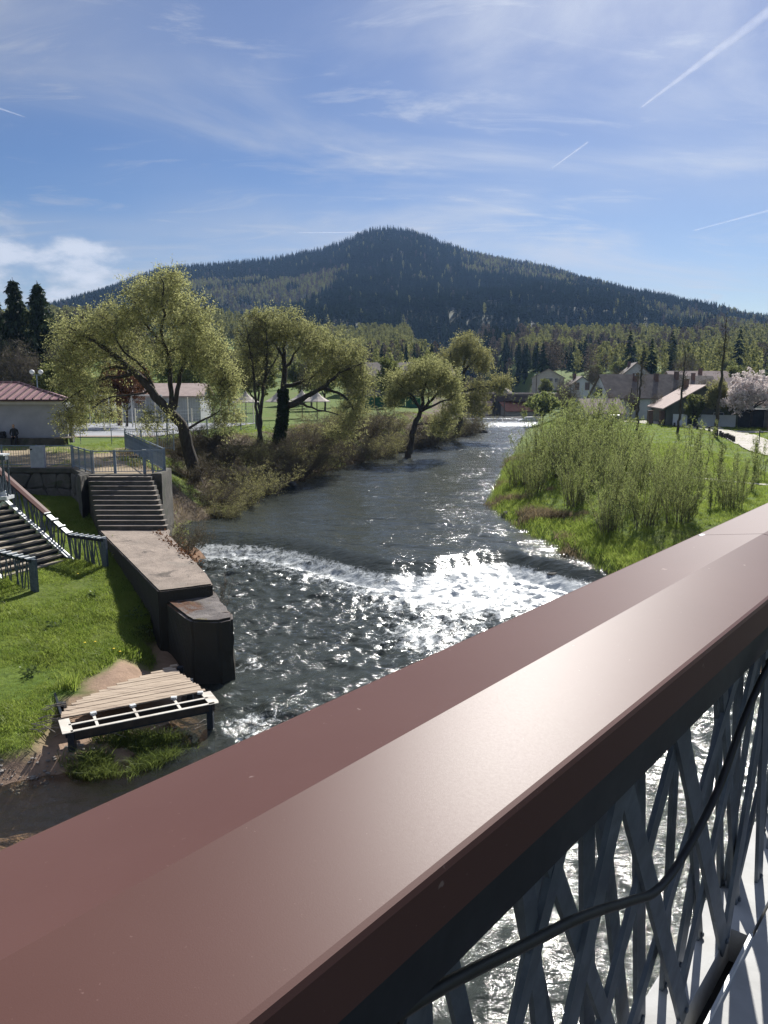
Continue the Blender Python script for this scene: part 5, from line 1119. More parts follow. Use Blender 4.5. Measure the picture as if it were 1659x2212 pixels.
# reed bed in the shallows
n = 900; a = rng.random(n) * 6.283; r_ = np.sqrt(rng.random(n)); x = -5.45 + 1.15 * r_ * np.cos(a); y = 15.75 + .62 * r_ * np.sin(a) + .42 * (x + 5.45)
x += .10 * rng.normal(size=n); y += .10 * rng.normal(size=n); m = fbm(x * 1.6, y * 1.6, 23, 3); keep = m > -.22; x, y = x[keep], y[keep]
scatter('reeds', np.stack([x, y, np.maximum(ground_z(x, y), -.06) - .02], -1), rng.uniform(.35, .95, len(x)), rng.random(len(x)) * 6.28, rng.integers(0, 3, len(x)), r_t, 'green reeds and water weeds in the shallows before the platform')
# tall tussock, dandelions, leafy weeds
tu = thing('grass_tussock', (-7.75, 17.9, gz(-7.75, 17.9)), 'tall dark green grass tussock left of the platform', 'grass tuft')
o = obj('blades', t_t[0].data, None); o.parent = tu; o.scale = (1.1, 1.1, 1.25)
yel = pm('dandelion_yellow', (.75, .55, .02), (.85, .65, .04), 30, .7)
DN = [(-8.25, 20.3), (-8.0, 20.4), (-7.15, 19.9), (-7.35, 20.0), (-10.6, 25.9)]
for i, (x, y) in enumerate(DN):
    z = gz(x, y); d = thing('dandelion', (x, y, z), 'yellow dandelion in the riverside grass, ' + nth(i, DN), 'flower', 'dandelions in the grass'); MB().tube([(x, y, z), (x + .01, y, z + .16)], .004, 5).build('stalk', reed_m, d); MB().lathe([(.005, 0), (.032, .008), (.03, .018), (.008, .024)], (x + .01, y, z + .155), 10).build('flower_head', yel, d)
wn_m = leafmat('weed_leaves', (.07, .105, .03), (.11, .145, .05), .4)
LW = [(-7.55, 22.5, .34), (-7.2, 22.0, .30), (-9.4, 24.0, .22), (-8.9, 18.6, .26), (-9.6, 21.4, .25)]
for i, (x, y, s) in enumerate(LW):
    r2 = np.random.default_rng(i); n = 46; P = np.stack([r2.normal(size=n) * s * .55, r2.normal(size=n) * s * .55, r2.random(n) * s * .8], -1) + [x, y, gz(x, y)]; V, F = kites(P, .11, .075, r2, .2)
    w = thing('leafy_weed', (x, y, gz(x, y)), 'low broad leafed weed in the riverside grass, ' + nth(i, LW), 'plant', 'leafy weeds in the grass'); obj('foliage', leafmesh('foliage', V, F, wn_m, r2), w)
# driftwood sticks left of and under the platform
stick_m = pm('driftwood', (.24, .20, .165), (.36, .31, .26), 8, .9)
for i in range(40):
    if i < 22: x = rnd.uniform(-7.9, -7.25); y = rnd.uniform(15.7, 16.7)
    else: x = rnd.uniform(-6.7, -4.4); y = 15.9 + (x + 6.7) * .5 + rnd.uniform(-.25, .25)
    a = rnd.uniform(-.5, 1.0); L = rnd.uniform(.2, .75); z = max(gz(x, y), 0) + rnd.uniform(.03, .2)
    tag(MB().tube([(x, y, z), (x + L * .5 * math.cos(a), y + L * .5 * math.sin(a), z + rnd.uniform(.0, .06)), (x + L * math.cos(a), y + L * math.sin(a), z + rnd.uniform(-.06, .08))], [.012, .010, .006], 5).build('driftwood_stick', stick_m), 'thin grey driftwood stick washed up at the platform', 'stick', 'driftwood around the platform')
# ivy-like growth over the slab edges, spring plants beside the steps
for nm, x0, y0, x1, y1, z0, k, m_, lab in (('creeper', -9.2, 30.6, -6.2, 25.0, 2.1, 500, rust_m, 'brown dead creeper along the water edge of the slab'), ('creeper', -10.9, 30.0, -9.8, 28.1, 1.9, 260, spring_m, 'green creeper on the shaded side of the slab'), ('spurge', -10.2, 37.2, -11.6, 39.5, 3.5, 700, shrub_m, 'bright green leafy plants on the bank right of the bar fence')):
    r2 = np.random.default_rng(k); u = r2.random(k); P = np.stack([x0 + (x1 - x0) * u, y0 + (y1 - y0) * u, np.full(k, z0)], -1) + r2.normal(size=(k, 3)) * [.13, .13, .10]
    if nm == 'spurge': P = P + r2.normal(size=(k, 3)) * [.5, .4, 0]; P[:, 2] = ground_z(P[:, 0], P[:, 1]) + r2.random(k) * .5
    V, F = kites(P, .10, .07, r2); w = thing(nm, (x0, y0, z0), lab, 'plant'); obj('foliage', leafmesh('foliage', V, F, m_, r2), w)
# leafless sprig hanging at the slab's water side
sg = shrub_proto('bare_sprig', 95, 1.5, .5, 7, 2, (.04, .02), brown_m, twig_m, 'shrub', None); one(sg, -5.5, 24.6, 1., 'thin leafless sprig growing from the water side of the slab'); sg.location.z = .5

# pebbles washed up on the sand
pebble_m = pm('river_pebble', (.16, .14, .125), (.27, .245, .22), 2, .8, .3, 30, .01, coord='World')
pv = []
for i in range(3):
    bm = bmesh.new(); bmesh.ops.create_icosphere(bm, subdivisions=1, radius=.04); r2 = random.Random(i)
    for v in bm.verts: v.co = Vector((v.co.x * 1.3, v.co.y, v.co.z * .6)) * r2.uniform(.8, 1.2)
    me = bpy.data.meshes.new('pebble'); bm.to_mesh(me); bm.free(); me.materials.append(pebble_m); pv.append(loose('pebble_source', me))
x, y = area(2600, -9.5, -4.4, 13.6, 19.6); dl_ = Lb(y) - x; keep = (dl_ > -.5) & (dl_ < 1.5) & (fbm(x * 1.3, y * 1.3, 55, 3) > .02) & ~onp_at(x, y); x, y = x[keep], y[keep]
scatter('shore_pebbles', np.stack([x, y, ground_z(x, y) + .005], -1), rng.uniform(.25, 1.1, len(x)) ** 1.6 + .15, rng.random(len(x)) * 6.28, rng.integers(0, 3, len(x)), pv, 'small grey pebbles scattered along the sandy water edge')
# ================================================================ village
def rotp(x, y, c, s): return (x * c - y * s, x * s + y * c)
roof_g = pm('brown_grey_tiles', (.13, .105, .09), (.19, .155, .135), 1.2, .85, .5, 18, .03, c3=(.10, .085, .075), s3=.4)
roof_r = pm('red_tiles', (.34, .15, .10), (.42, .21, .15), 1.5, .85, .5, 18, .03)
roof_p = pm('pale_pink_tiles', (.36, .27, .24), (.44, .34, .30), 1.5, .85, .5, 18, .03)
w_white = pm('white_render', (.55, .58, .62), (.62, .65, .68), .8, .9, .1, 30)
w_cream = pm('cream_render', (.48, .44, .38), (.56, .52, .45), .8, .9, .1, 30)
w_grey = pm('grey_house_render', (.34, .35, .37), (.42, .43, .45), .8, .9, .1, 30)
glass = pm('dark_window_glass', (.02, .025, .03), (.035, .04, .05), 2, .12, spec=.8)
brick_r = pm('brick_chimney', (.13, .075, .06), (.18, .11, .09), 6, .9)
def house(x, y, w, d, h, rh, rz, wm, rm, label, wins=(), chim=(), over=.35, z=None):
    """w along local x (ridge direction), d along local y, gables at +-x"""
    z = gz(x, y) - .3 if z is None else z; th = thing('house', (x, y, z), label, 'house'); c, s = math.cos(rz), math.sin(rz)
    def Wp(lx, ly, lz): a = rotp(lx, ly, c, s); return (x + a[0], y + a[1], z + lz)
    b = MB(); q = [Wp(-w / 2, -d / 2, 0), Wp(w / 2, -d / 2, 0), Wp(w / 2, d / 2, 0), Wp(-w / 2, d / 2, 0), Wp(-w / 2, -d / 2, h), Wp(w / 2, -d / 2, h), Wp(w / 2, d / 2, h), Wp(-w / 2, d / 2, h), Wp(-w / 2, 0, h + rh), Wp(w / 2, 0, h + rh)]
    b.v = q; b.f = [(0, 1, 5, 4), (2, 3, 7, 6), (1, 2, 6, 9, 5), (3, 0, 4, 8, 7), (4, 5, 9, 8), (6, 7, 8, 9), (3, 2, 1, 0)]; b.m = [0] * 7; b.build('wall', wm, th)
    r = MB(); k = over / (d / 2) * rh; W2 = w / 2 + over; D2 = d / 2 + over
    for sg in (-1, 1):
        p_ = [Wp(-W2, sg * D2, h - k + .05), Wp(W2, sg * D2, h - k + .05), Wp(W2, 0, h + rh + .05), Wp(-W2, 0, h + rh + .05)]; n = len(r.v); r.v += p_ + [(a[0], a[1], a[2] + .16) for a in p_]
        r.f += [tuple(n + i for i in f_) for f_ in ((0, 1, 2, 3), (7, 6, 5, 4), (0, 4, 5, 1), (1, 5, 6, 2), (2, 6, 7, 3), (3, 7, 4, 0))]; r.m += [0] * 6
    ro = r.build('roof', rm, th)
    for cx, cy in chim:
        hz = h + rh * (1 - abs(cy) / (d / 2)); a = Wp(cx, cy, hz + .45); ch = MB().box(a, (.6, .6, 1.7), rz).build('chimney', brick_r, ro)
        MB().box((a[0], a[1], a[2] + .88), (.72, .72, .08), rz).build('cap', roof_g, ro)
    for side, u, zz, ww, hh in wins:      # side: 0 -y face, 1 +x gable, 2 +y, 3 -x gable
        lx, ly, ang = {0: (u, -d / 2 - .03, 0), 1: (w / 2 + .03, u, math.pi / 2), 2: (u, d / 2 + .03, 0), 3: (-w / 2 - .03, u, math.pi / 2)}[side]
        a = Wp(lx, ly, zz); wf = MB().box(a, (ww + .16, .05, hh + .16), rz + ang).build('window', white_p, th); b2 = Wp(lx + {1: .03, 3: -.03}.get(side, 0), ly + {0: -.03, 2: .03}.get(side, 0), zz); MB().box(b2, (ww, .04, hh), rz + ang).build('pane', glass, wf)
    return th
house(43.0, 131, 14, 8.5, 3.8, 3.6, R(8), w_white, roof_g, 'white gabled house with a long brown roof behind the willow shrubs', [(3, -.6, 4.7, .9, 1.3), (3, .9, 1.7, .9, 1.3), (3, -2.2, 1.6, .9, 1.3), (0, -3, 2.4, 1, 1.2), (0, 1, 2.4, 1, 1.2)], [(-1.5, -1.2), (2.2, -1.2), (6, -.8)])
house(45.0, 112.6, 11.2, 9.8, 2.9, 2.9, R(81), pm('olive_render', (.10, .105, .085), (.14, .145, .115), 1, .9), roof_p, 'house with a long pale sloping roof behind the white garden wall', [(3, -2, 1.6, 1.2, 1.1), (3, 1.5, 1.6, 1.2, 1.1)], [(2.0, 1.0), (3.2, .6)], .6, 1.9)
house(54.5, 145, 12, 9, 3.8, 3.0, R(-5), w_grey, roof_g, 'wide brown roofed house behind the lean roof house', [(0, -2, 3.5, 1, 1.2), (0, 2, 3.5, 1, 1.2)], [(2.5, -1)])
house(61, 152, 12, 9, 4.2, 3.0, R(4), w_cream, roof_p, 'pink brown roofed house with dormer chimney at the back right', [(0, 0, 3.5, 1, 1.2)], [(0, -1)])
house(55, 172, 8, 8, 4.4, 3.6, R(80), w_grey, roof_g, 'dark gabled house end behind the wide brown roof', [(3, 0, 5, 1, 1.2)], [(1, 1)])
house(67, 128, 22, 9, 3.6, 3.2, R(0), w_cream, roof_p, 'long pink roofed building behind the blossom tree', [(0, -4, 2, 1, 1.2), (0, 2, 2, 1, 1.2)], [])
house(34.0, 123, 6, 6, 1.6, 2.0, R(6), w_cream, roof_p, 'low shed with a broad pale brown roof seen over the shrubs', [], [])
house(40.0, 160, 8, 7, 3.4, 2.6, R(85), w_white, roof_g, 'white gabled house with two dark windows among bare trees', [(3, -1, 4.2, .9, 1.5), (3, 1, 4.2, .9, 1.5)], [(1, .8)])
house(43.0, 205, 8, 8, 3.6, 2.2, R(80), w_cream, roof_p, 'small cream house with dark balcony further up the valley', [(3, 0, 3, 2.2, 1.1), (3, -2, 3, .8, 1.0)], [])
house(29.5, 172, 9, 7, 2.8, 2.2, R(20), w_cream, roof_r, 'small house with the reddest roof left of the village', [(0, 0, 1.8, .9, 1.1)], [(0, -.5)])
house(27.5, 222, 10, 8, 3.6, 2.4, R(10), w_cream, roof_p, 'pale house with a hipped pink roof on the slope above the far bridge', [(0, -2, 3, .9, 1.2), (0, 1.5, 3, .9, 1.2)], [(1, -1)])
house(20.5, 182, 14, 8, 2.6, 3.4, R(-18), w_white, roof_p, 'white house with a long sloping roof behind the far bridge', [(1, 0, 3.6, 1.4, 1.0), (0, 2, 2, 1, 1)], [(-1, -1), (1.5, -1.4)])
house(13.0, 204, 9, 8, 3.0, 2.4, R(10), w_cream, roof_p, 'cream house end left of the sloping roof by the far bridge', [(0, 0, 3, .9, 1.2)], [])
house(38, 246, 9, 8, 4, 3.4, R(75), w_grey, roof_g, 'grey steep roofed house high among the trees', [(3, 0, 4, 1, 1.2)], [])
house(-24.5, 87, 9, 6, 2.7, 1.2, R(2), w_grey, roof_p, 'low white building with a pale tiled roof behind the sports court', [(0, -2, 1.8, 1.2, .9)], [], .4, 4.0)
house(0, 165, 16, 9, 4.2, 2.6, R(4), pm('mauve_render', (.20, .17, .165), (.25, .215, .205), .6, .9), roof_g, 'dull mauve building behind the green sports fence', [(0, -3, 2.5, 1.2, 1.2), (0, 2, 2.5, 1.2, 1.2)], [])
# far road bridge
fb = thing('road_bridge', (24, 172, 1.5), 'dark low road bridge crossing the river in the distance', 'bridge')
bdark = pm('bridge_brown', (.10, .075, .07), (.15, .115, .105), .8, .9, .3, 10, .03)
MB().box((24, 172, 5.1), (30, 5, 1.7)).build('deck', bdark, fb); MB().box((24, 169.4, 6.1), (30, .12, .12)).build('parapet_rail', steel, fb); MB().box((24, 169.42, 5.65), (30, .1, .3)).build('parapet', concrete, fb)
for x_ in (16.5, 25, 34.5): MB().box((x_, 172, 2.8), (1.4, 4.6, 3.4)).build('pier', concrete_d, fb)
MB().prism([(14.5, 166), (16.8, 167), (16.8, 170), (14.5, 170)], 1.2, [4.2, 3.0, 3.6, 4.6]).build('abutment', concrete, fb)
# garden walls, sheds and fence on the far side of the path
gw = thing('garden_wall', (42.5, 105, 2.3), 'low white garden wall with a dark door beside the path', 'wall')
MB().prism([(40.0, 107.2), (41.6, 106.2), (41.7, 106.5), (40.1, 107.5)], 2.1, 3.9).build('panel', w_white, gw); MB().prism([(42.8, 105.5), (46.8, 103.0), (46.95, 103.3), (42.95, 105.8)], 2.1, 3.9).build('panel', w_white, gw); MB().prism([(41.65, 106.2), (42.75, 105.55), (42.85, 105.75), (41.75, 106.4)], 2.1, 3.95).build('door', dark_steel, gw)
for i, x_ in enumerate((37.6, 39.0)): tag(MB().box((x_, 109.5 - i * .8, 3.2), (.6, .6, 2.0)).box((x_, 109.5 - i * .8, 4.25), (.75, .75, .12)).build('gate_pillar', brick_r), ('left' if i == 0 else 'right') + ' brown brick gate pillar at the end of the path', 'pillar')
orange = pm('orange_wood_panel', (.24, .14, .10), (.30, .185, .135), 2, .8, .3, 20, .01); blue_g = pm('pale_blue_pane', (.20, .26, .36), (.26, .32, .42), 2, .3); dkwall = pm('dark_fence_board', (.022, .024, .026), (.04, .042, .045), 2, .8)
for i, (x0, y0, x1, y1, h, m, lab) in enumerate([(47.0, 102.8, 49.3, 100.8, 2.3, dkwall, 'dark shed left of the brown garden hut'), (49.4, 100.7, 51.8, 98.4, 2.2, pm('grey_board', (.13, .125, .12), (.18, .175, .165), 2, .85), 'grey board shed beside the path'), (48.2, 97.2, 50.4, 95.0, 2.6, orange, 'brown garden hut with a blue window and pale sill'), (51.2, 94.2, 53.6, 91.8, 2.6, orange, 'brown garden hut with a wide blue window next to the dark fence')]):
    th = thing('garden_hut', (x0, y0, 2.2), lab, 'hut', 'garden huts along the path'); u = Vector((x1 - x0, y1 - y0, 0)).normalized(); nrm = Vector((u.y, -u.x, 0)); q = [Vector((x0, y0, 0)), Vector((x1, y1, 0)), Vector((x1, y1, 0)) - nrm * 2.5, Vector((x0, y0, 0)) - nrm * 2.5]
    if nrm.y > 0: q = q
    MB().prism([(v.x, v.y) for v in q][::-1], 2.1, 2.3 + h).build('wall', m, th); MB().prism([(v.x, v.y) for v in q][::-1], 2.32 + h, 2.44 + h).build('roof', dkwall, th)
    if i >= 2:
        a = q[0].lerp(q[1], .5); fr_ = nrm if nrm.y < 0 else -nrm; a = a + fr_ * .04; MB().box((a.x, a.y, 4.05), (1.7, .08, 1.0), math.atan2(u.y, u.x)).build('window', blue_g, th); MB().box((a.x + fr_.x * .06, a.y + fr_.y * .06, 3.5), (1.7, .14, .08), math.atan2(u.y, u.x)).build('sill', white_p, th)
        a = q[1] + fr_ * .04 - u * .1; MB().box((a.x - u.x * .0, a.y, 3.3), (.5, .06, 2.1), math.atan2(u.y, u.x)).build('door', blue_g, th)
df = thing('dark_fence', (52, 88, 2.3), 'long dark board fence with posts below the blossom tree', 'fence')
for i in range(14): a = Vector((53.4 - .2 * i, 91.5 - .95 * i, 0)); MB().box((a.x, a.y, 3.75), (.06, .93, 2.2), R(-12)).build('board', dkwall, df); MB().box((a.x - .6, a.y - .2, 3.1), (.11, .11, 1.8)).build('post', dkwall, df)
# path and lawn path
grav = pm('pale_gravel', (.42, .385, .345), (.50, .46, .41), 1.5, .95, .3, 40, .01, coord='World')
def ribbon(name, pts, w, mat, dz=.02):
    P = catmull([(a, b, 0) for a, b in pts], 1.2); b = MB(); V = []; F = []
    for i, p_ in enumerate(P):
        d = P[min(i + 1, len(P) - 1)] - P[max(i - 1, 0)]; d /= np.linalg.norm(d); nrm = np.array([d[1], -d[0]]); wi = w[0] + (w[1] - w[0]) * i / (len(P) - 1)
        for k in (-1, -.5, 0, .5, 1): xx, yy = p_[0] + nrm[0] * wi / 2 * k, p_[1] + nrm[1] * wi / 2 * k; V.append((xx, yy, gz(xx, yy) + dz + .015 * (1 - abs(k))))
    for i in range(len(P) - 1):
        for k in range(4): n = i * 5 + k; F.append((n, n + 1, n + 6, n + 5))
    return tag(obj(name, npmesh(name, V, F, mat, True)), kind='structure')
ribbon('park_path', [(33, 128), (38.4, 116), (41.2, 108), (41.6, 101), (40.4, 90), (38.2, 82), (35.6, 73), (33, 62), (33, 40)], (3.0, 4.6), grav, .10)
ribbon('trodden_path', [(15, 50.2), (18, 48.6), (20, 46.4), (22, 44.0), (26, 40), (32, 36)], (.5, .6), grav, .06)
ribbon('village_road', [(60, 96), (54, 92), (46, 93), (41, 96)], (4, 4), grav, .07)
# bollards
bo_m = pm('dark_wood_bollard', (.03, .026, .022), (.05, .044, .038), 6, .9)
bp_ = thing('bollard', (0, 0, 0), 'x', 'bollard', 'short dark bollards along the park path'); o = obj('post', MB().lathe([(.16, -.1), (.15, .38), (.12, .46), (.16, .50), (.15, .58), (.05, .62)], n=10).mesh('post', bo_m)); o.parent = bp_
BO = [(37.0, 112.5), (38.0, 109.6), (38.7, 106.8), (39.1, 104.1), (39.3, 101.5), (39.3, 99.0), (39.2, 96.6), (39.0, 94.2), (38.7, 91.9), (38.3, 89.7), (37.8, 87.6), (37.3, 85.6), (36.8, 83.9), (36.4, 82.3), (36.0, 80.8), (35.6, 79.4), (35.2, 78.0), (34.8, 76.7)]
for i, (x, y) in enumerate(BO):
    lab = 'short dark bollard beside the park path, ' + ORD[len(BO) - 1 - i] + ' from the thin posts'
    if i == 0: bp_.location = (x, y, gz(x, y)); bp_["label"] = lab
    else: copy_tree(bp_, (x, y, gz(x, y)), i, 1, lab)
for x, y, lab in ((36.8, 75.6, 'left of the two thin dark posts standing on the park path'), (39.0, 76.2, 'right of the two thin dark posts standing on the park path')): tag(MB().tube([(x, y, gz(x, y)), (x, y, gz(x, y) + 1.25)], .05, 8).lathe([(.05, 0), (.075, .03), (.06, .09), (.01, .12)], (x, y, gz(x, y) + 1.22), 10).build('path_post', dark_steel), lab, 'post')
bn_ = thing('park_bench', (39.6, 74.0, 2.4), 'low dark bench at the right edge of the park path', 'bench')
for k in range(3): MB().box((39.8, 73.8 + k * .16, 2.9), (1.9, .13, .06)).build('seat_slat', bo_m, bn_)
for k in (-.7, .7): MB().box((39.8 + k, 73.96, 2.62), (.1, .45, .5)).build('leg', concrete_d, bn_)
# poles and wires
def pole(x, y, H, label, arm=True, mat=None):
    z = gz(x, y); th = thing('utility_pole', (x, y, z), label, 'pole', 'utility poles'); MB().tube([(x, y, z - .2), (x, y, z + H)], [.13, .09], 8).build('mast', mat or bark_l, th)
    if arm:
        MB().box((x, y, z + H - .5), (1.2, .09, .09)).build('crossarm', steel, th)
        for k in (-.5, 0, .5): MB().lathe([(.03, 0), (.08, .06), (.05, .14), (.08, .2), (.02, .26)], (x + k, y, z + H - (.45 if k else .02)), 8).build('insulator', w_white, th)
    return (x, y, z + H - .2)
p1 = pole(33.6, 172, 9.5, 'utility pole with white insulators behind the far bridge'); p2 = pole(64, 200, 9, 'thin utility pole above the village roofs'); p3 = pole(24.5, 158, 5.6, 'short pole standing at the far bridge', False); p4 = pole(37.5, 118, 5.2, 'grey pole in front of the low pale brown roof', False); p5 = pole(-4.5, 150, 8, 'pole behind the green sports fence'); p6 = pole(41, 126, 7.5, 'pole with shiny insulators before the white gabled house')
for i, (a, b_, lab) in enumerate(((p5, p1, 'thin overhead wire left of the pole with insulators'), (p1, p2, 'thin overhead wire across the village'))):
    a = Vector(a); b_ = Vector(b_); tag(MB().tube([a.lerp(b_, t_) - Vector((0, 0, 3.2 * t_ * (1 - t_))) for t_ in [k / 16 for k in range(17)]], .018, 4).build('overhead_wire', steel), lab, 'wire')
# parked cars
def car(x, y, rz, col, label):
    z = gz(x, y) + .05; th = thing('parked_car', (x, y, z), label, 'car', 'parked cars', 0); c, s = math.cos(rz), math.sin(rz); m = pm('car_paint_%d' % int(col[0] * 100), col, None, rough=.3, rvar=0)
    prof = [(-2.1, .35), (-2.1, .85), (-1.85, 1.0), (-1.3, 1.05), (-.75, 1.48), (.75, 1.5), (1.45, 1.02), (2.0, .9), (2.15, .7), (2.15, .35)]; b = MB(); n = len(prof)
    for yy in (-.85, .85):
        for a, h in prof: tap = .82 if h > 1.2 else 1.; q = rotp(a, yy * tap, c, s); b.v.append((x + q[0], y + q[1], z + h))
    b.f = [tuple(range(n - 1, -1, -1)), tuple(range(n, 2 * n))] + [(i, (i + 1) % n, n + (i + 1) % n, n + i) for i in range(n)]; b.m = [0] * len(b.f); b.build('body', m, th)
    for a, yy in ((-1.3, -.8), (1.3, -.8), (-1.3, .8), (1.3, .8)):
        q = rotp(a, yy, c, s); w = MB(); w.tube([(x + q[0] - (-s) * .1, y + q[1] - c * .1, z + .32), (x + q[0] + (-s) * .1, y + q[1] + c * .1, z + .32)], .32, 14); tw = w.build('wheel', black_m, th)
    for yy in (-.80, .80): q = rotp(0, yy * .93, c, s); MB().box((x + q[0], y + q[1], z + 1.25), (1.3, .05, .32), rz).build('side_window', glass, th)
    for a, ww in ((-1.05, .06), (1.12, .06)): q = rotp(a, 0, c, s); MB().box((x + q[0], y + q[1], z + 1.22), (.08, 1.25, .36), rz).build('windscreen', glass, th)
    for yy in (-.6, .6): q = rotp(2.15, yy, c, s); MB().box((x + q[0], y + q[1], z + .72), (.06, .34, .16), rz).build('headlight', w_white, th)
car(26.8, 143, R(5), (.72, .73, .74), 'small white car parked beyond the round bush'); car(34.9, 121, R(-70), (.12, .13, .15), 'dark car coming along the village path behind the shrubs')
# ================================================================ sports ground on the left
court = pm('court_grey', (.25, .26, .28), (.30, .31, .33), .8, .9, .1, 30, coord='World')
MB_ = MB(); MB_.quad((-45, 60.5, 4.06), (-17.5, 60.5, 4.06), (-13, 80, 4.06), (-45, 80, 4.06)); tag(MB_.build('sports_court', court), kind='structure')
MB_ = MB(); MB_.quad((-45, 59.6, 4.05), (-17.8, 59.6, 4.05), (-17.5, 60.45, 4.05), (-45, 60.45, 4.05)); tag(MB_.build('court_kerb', pm('pink_kerb', (.42, .33, .29), (.48, .39, .34), 2, .9)), kind='structure')
cream = pm('cream_post', (.55, .52, .42), (.62, .59, .49), 4, .6); wirem = pm('white_wire', (.5, .52, .54), (.6, .62, .64), 4, .5)
def mesh_fence(a, b_, n, h, label, pm_=cream, z=4.05, gap=.25):
    a = Vector((*a, z)); b_ = Vector((*b_, z)); th = thing('mesh_fence', a.lerp(b_, .5), label, 'fence', 'wire mesh fences of the sports ground')
    for i in range(n + 1): q = a.lerp(b_, i / n); MB().box((q.x, q.y, z + h / 2), (.09, .09, h + .1)).build('post', pm_, th)
    w = MB(); L = (b_ - a).length; k = int(L / gap); u = (b_ - a) / L
    for i in range(k): q = a + u * (i * gap); w.beam(q, q + Vector((0, 0, h)), .008, .008)
    for i in range(7): w.beam(a + Vector((0, 0, h * (i + .5) / 7)), b_ + Vector((0, 0, h * (i + .5) / 7)), .010, .010)
    o = w.build('wire_mesh', wirem, th); o["kind"] = 'stuff'
mesh_fence((-40, 66), (-18.5, 66), 8, 1.9, 'cream posted wire fence across the near end of the court'); mesh_fence((-18.5, 66), (-13.5, 80), 4, 1.8, 'wire fence along the river side of the court'); mesh_fence((-44, 80.2), (-13.5, 80.2), 9, 2.6, 'tall wire fence at the far end of the court'); mesh_fence((-16.0, 57.0), (-11.6, 70.0), 5, 1.2, 'low grey wire fence on the grass behind the bank', bluegrey)
for i, (x, lab) in enumerate(((-26.2, 'left white goal frame on the sports court'), (-22.0, 'right white goal frame on the sports court'))):
    th = thing('goal_frame', (x, 70 + i * 2, 4.06), lab, 'goal', 'goal frames'); y = 70 + i * 2
    for k in (-1.4, 1.4): MB().tube([(x + k, y, 4.05), (x + k, y, 7.0)], .06, 8).build('upright', white_p, th)
    MB().tube([(x - 1.45, y, 7.0), (x + 1.45, y, 7.0)], .06, 8).build('crossbar', white_p, th)
# wooden post beside the copper tree, lamps
th = thing('timber_mast', (-25.6, 75, 4), 'thick brown timber mast at the sports court', 'mast'); MB().tube([(-25.6, 75, 3.9), (-25.6, 75, 9.0)], [.24, .2], 10).build('pole', pm('brown_timber', (.11, .065, .045), (.15, .09, .06), 5, .9), th)
th = thing('globe_lamp', (-33.8, 76, 4), 'lamp post with two pale globes behind the pavilion roof', 'street lamp'); MB().tube([(-33.8, 76, 4), (-33.8, 76, 8.9)], .05, 8).build('post', bluegrey, th); MB().box((-33.8, 76, 8.9), (.9, .06, .06)).build('arm', bluegrey, th)
for k in (-.42, .42): MB().lathe([(.05, -.22), (.2, -.12), (.24, 0), (.2, .14), (.06, .22)], (-33.8 + k, 76, 9.18), 12).build('globe', white_p, th, True)
th = thing('flood_lamp', (-37.2, 74, 4), 'small white lamp head on a post at the left photo edge', 'street lamp'); MB().tube([(-37.2, 74, 4), (-37.2, 74, 9.1)], .05, 8).build('post', bluegrey, th); MB().prism([(-37.5, 73.8), (-36.9, 73.8), (-36.9, 74.2), (-37.5, 74.2)], 9.1, [9.2, 9.3, 9.3, 9.2]).build('lamp_head', white_p, th)
# motorhomes
def camper(x, y, rz, label):
    z = 4.1; th = thing('motorhome', (x, y, z), label, 'motorhome', 'white motorhomes'); c, s = math.cos(rz), math.sin(rz)
    prof = [(-3.0, .5), (-3.0, 2.75), (-2.85, 2.9), (1.5, 2.9), (2.3, 2.85), (2.75, 2.5), (2.75, 2.1), (1.95, 1.95), (2.5, 1.35), (3.1, 1.15), (3.2, .5)]; b = MB(); n = len(prof)
    for yy in (-1.1, 1.1):
        for a, h in prof: q = rotp(a, yy, c, s); b.v.append((x + q[0], y + q[1], z + h))
    b.f = [tuple(range(n - 1, -1, -1)), tuple(range(n, 2 * n))] + [(i, (i + 1) % n, n + (i + 1) % n, n + i) for i in range(n)]; b.m = [0] * len(b.f); b.build('body', white_p, th)
    for a, h, ww, hh in ((-1.8, 1.9, 1.1, .6), (.2, 1.9, 1.0, .6), (2.05, 1.62, .7, .5)):
        for yy in (-1.12, 1.12): q = rotp(a, yy, c, s); MB().box((x + q[0], y + q[1], z + h), (ww, .04, hh), rz).build('window', glass, th)
    q = rotp(2.28, 0, c, s); MB().box((x + q[0], y + q[1], z + 1.66), (.25, 1.9, .5), rz).build('windscreen', glass, th)
    for a in (-1.6, 2.2):
        for yy in (-1.0, 1.0): q = rotp(a, yy, c, s); MB().tube([(x + q[0] + s * .12, y + q[1] - c * .12, z + .34), (x + q[0] - s * .12, y + q[1] + c * .12, z + .34)], .36, 14).build('wheel', black_m, th)
camper(-33.5, 96, R(-100), 'white motorhome with a dark rear window parked left behind the court'); camper(-27.6, 97, R(-60), 'white motorhome with a sloping windscreen behind the goal frame'); camper(-37.0, 90, R(-95), 'white motorhome mostly hidden beside the pavilion')
# parasols
th_m = pm('pale_thatch', (.42, .37, .32), (.52, .47, .41), 6, .95, .5, 30, .03)
for i, (x, y, lab) in enumerate(((-15.3, 86, 'left pale conical parasol behind the ivy willow'), (-12.0, 88, 'second pale conical parasol from the left'), (-9.7, 92, 'third pale conical parasol beside the ivy trunk'), (-7.6, 88, 'right pale conical parasol under the willow limb'))):
    z = gz(x, y); th = thing('parasol', (x, y, z), lab, 'parasol', 'conical parasols on the grass'); MB().tube([(x, y, z - .1), (x, y, z + 2.3)], .06, 8).build('post', bark_l, th)
    k = 9; prof = [(1.5, 2.0), (1.5, 2.08), (1.05, 2.32), (.6, 2.62), (.2, 3.0), (.04, 3.3)]; MB().lathe(prof, (x, y, z), k).build('canopy', th_m, th)
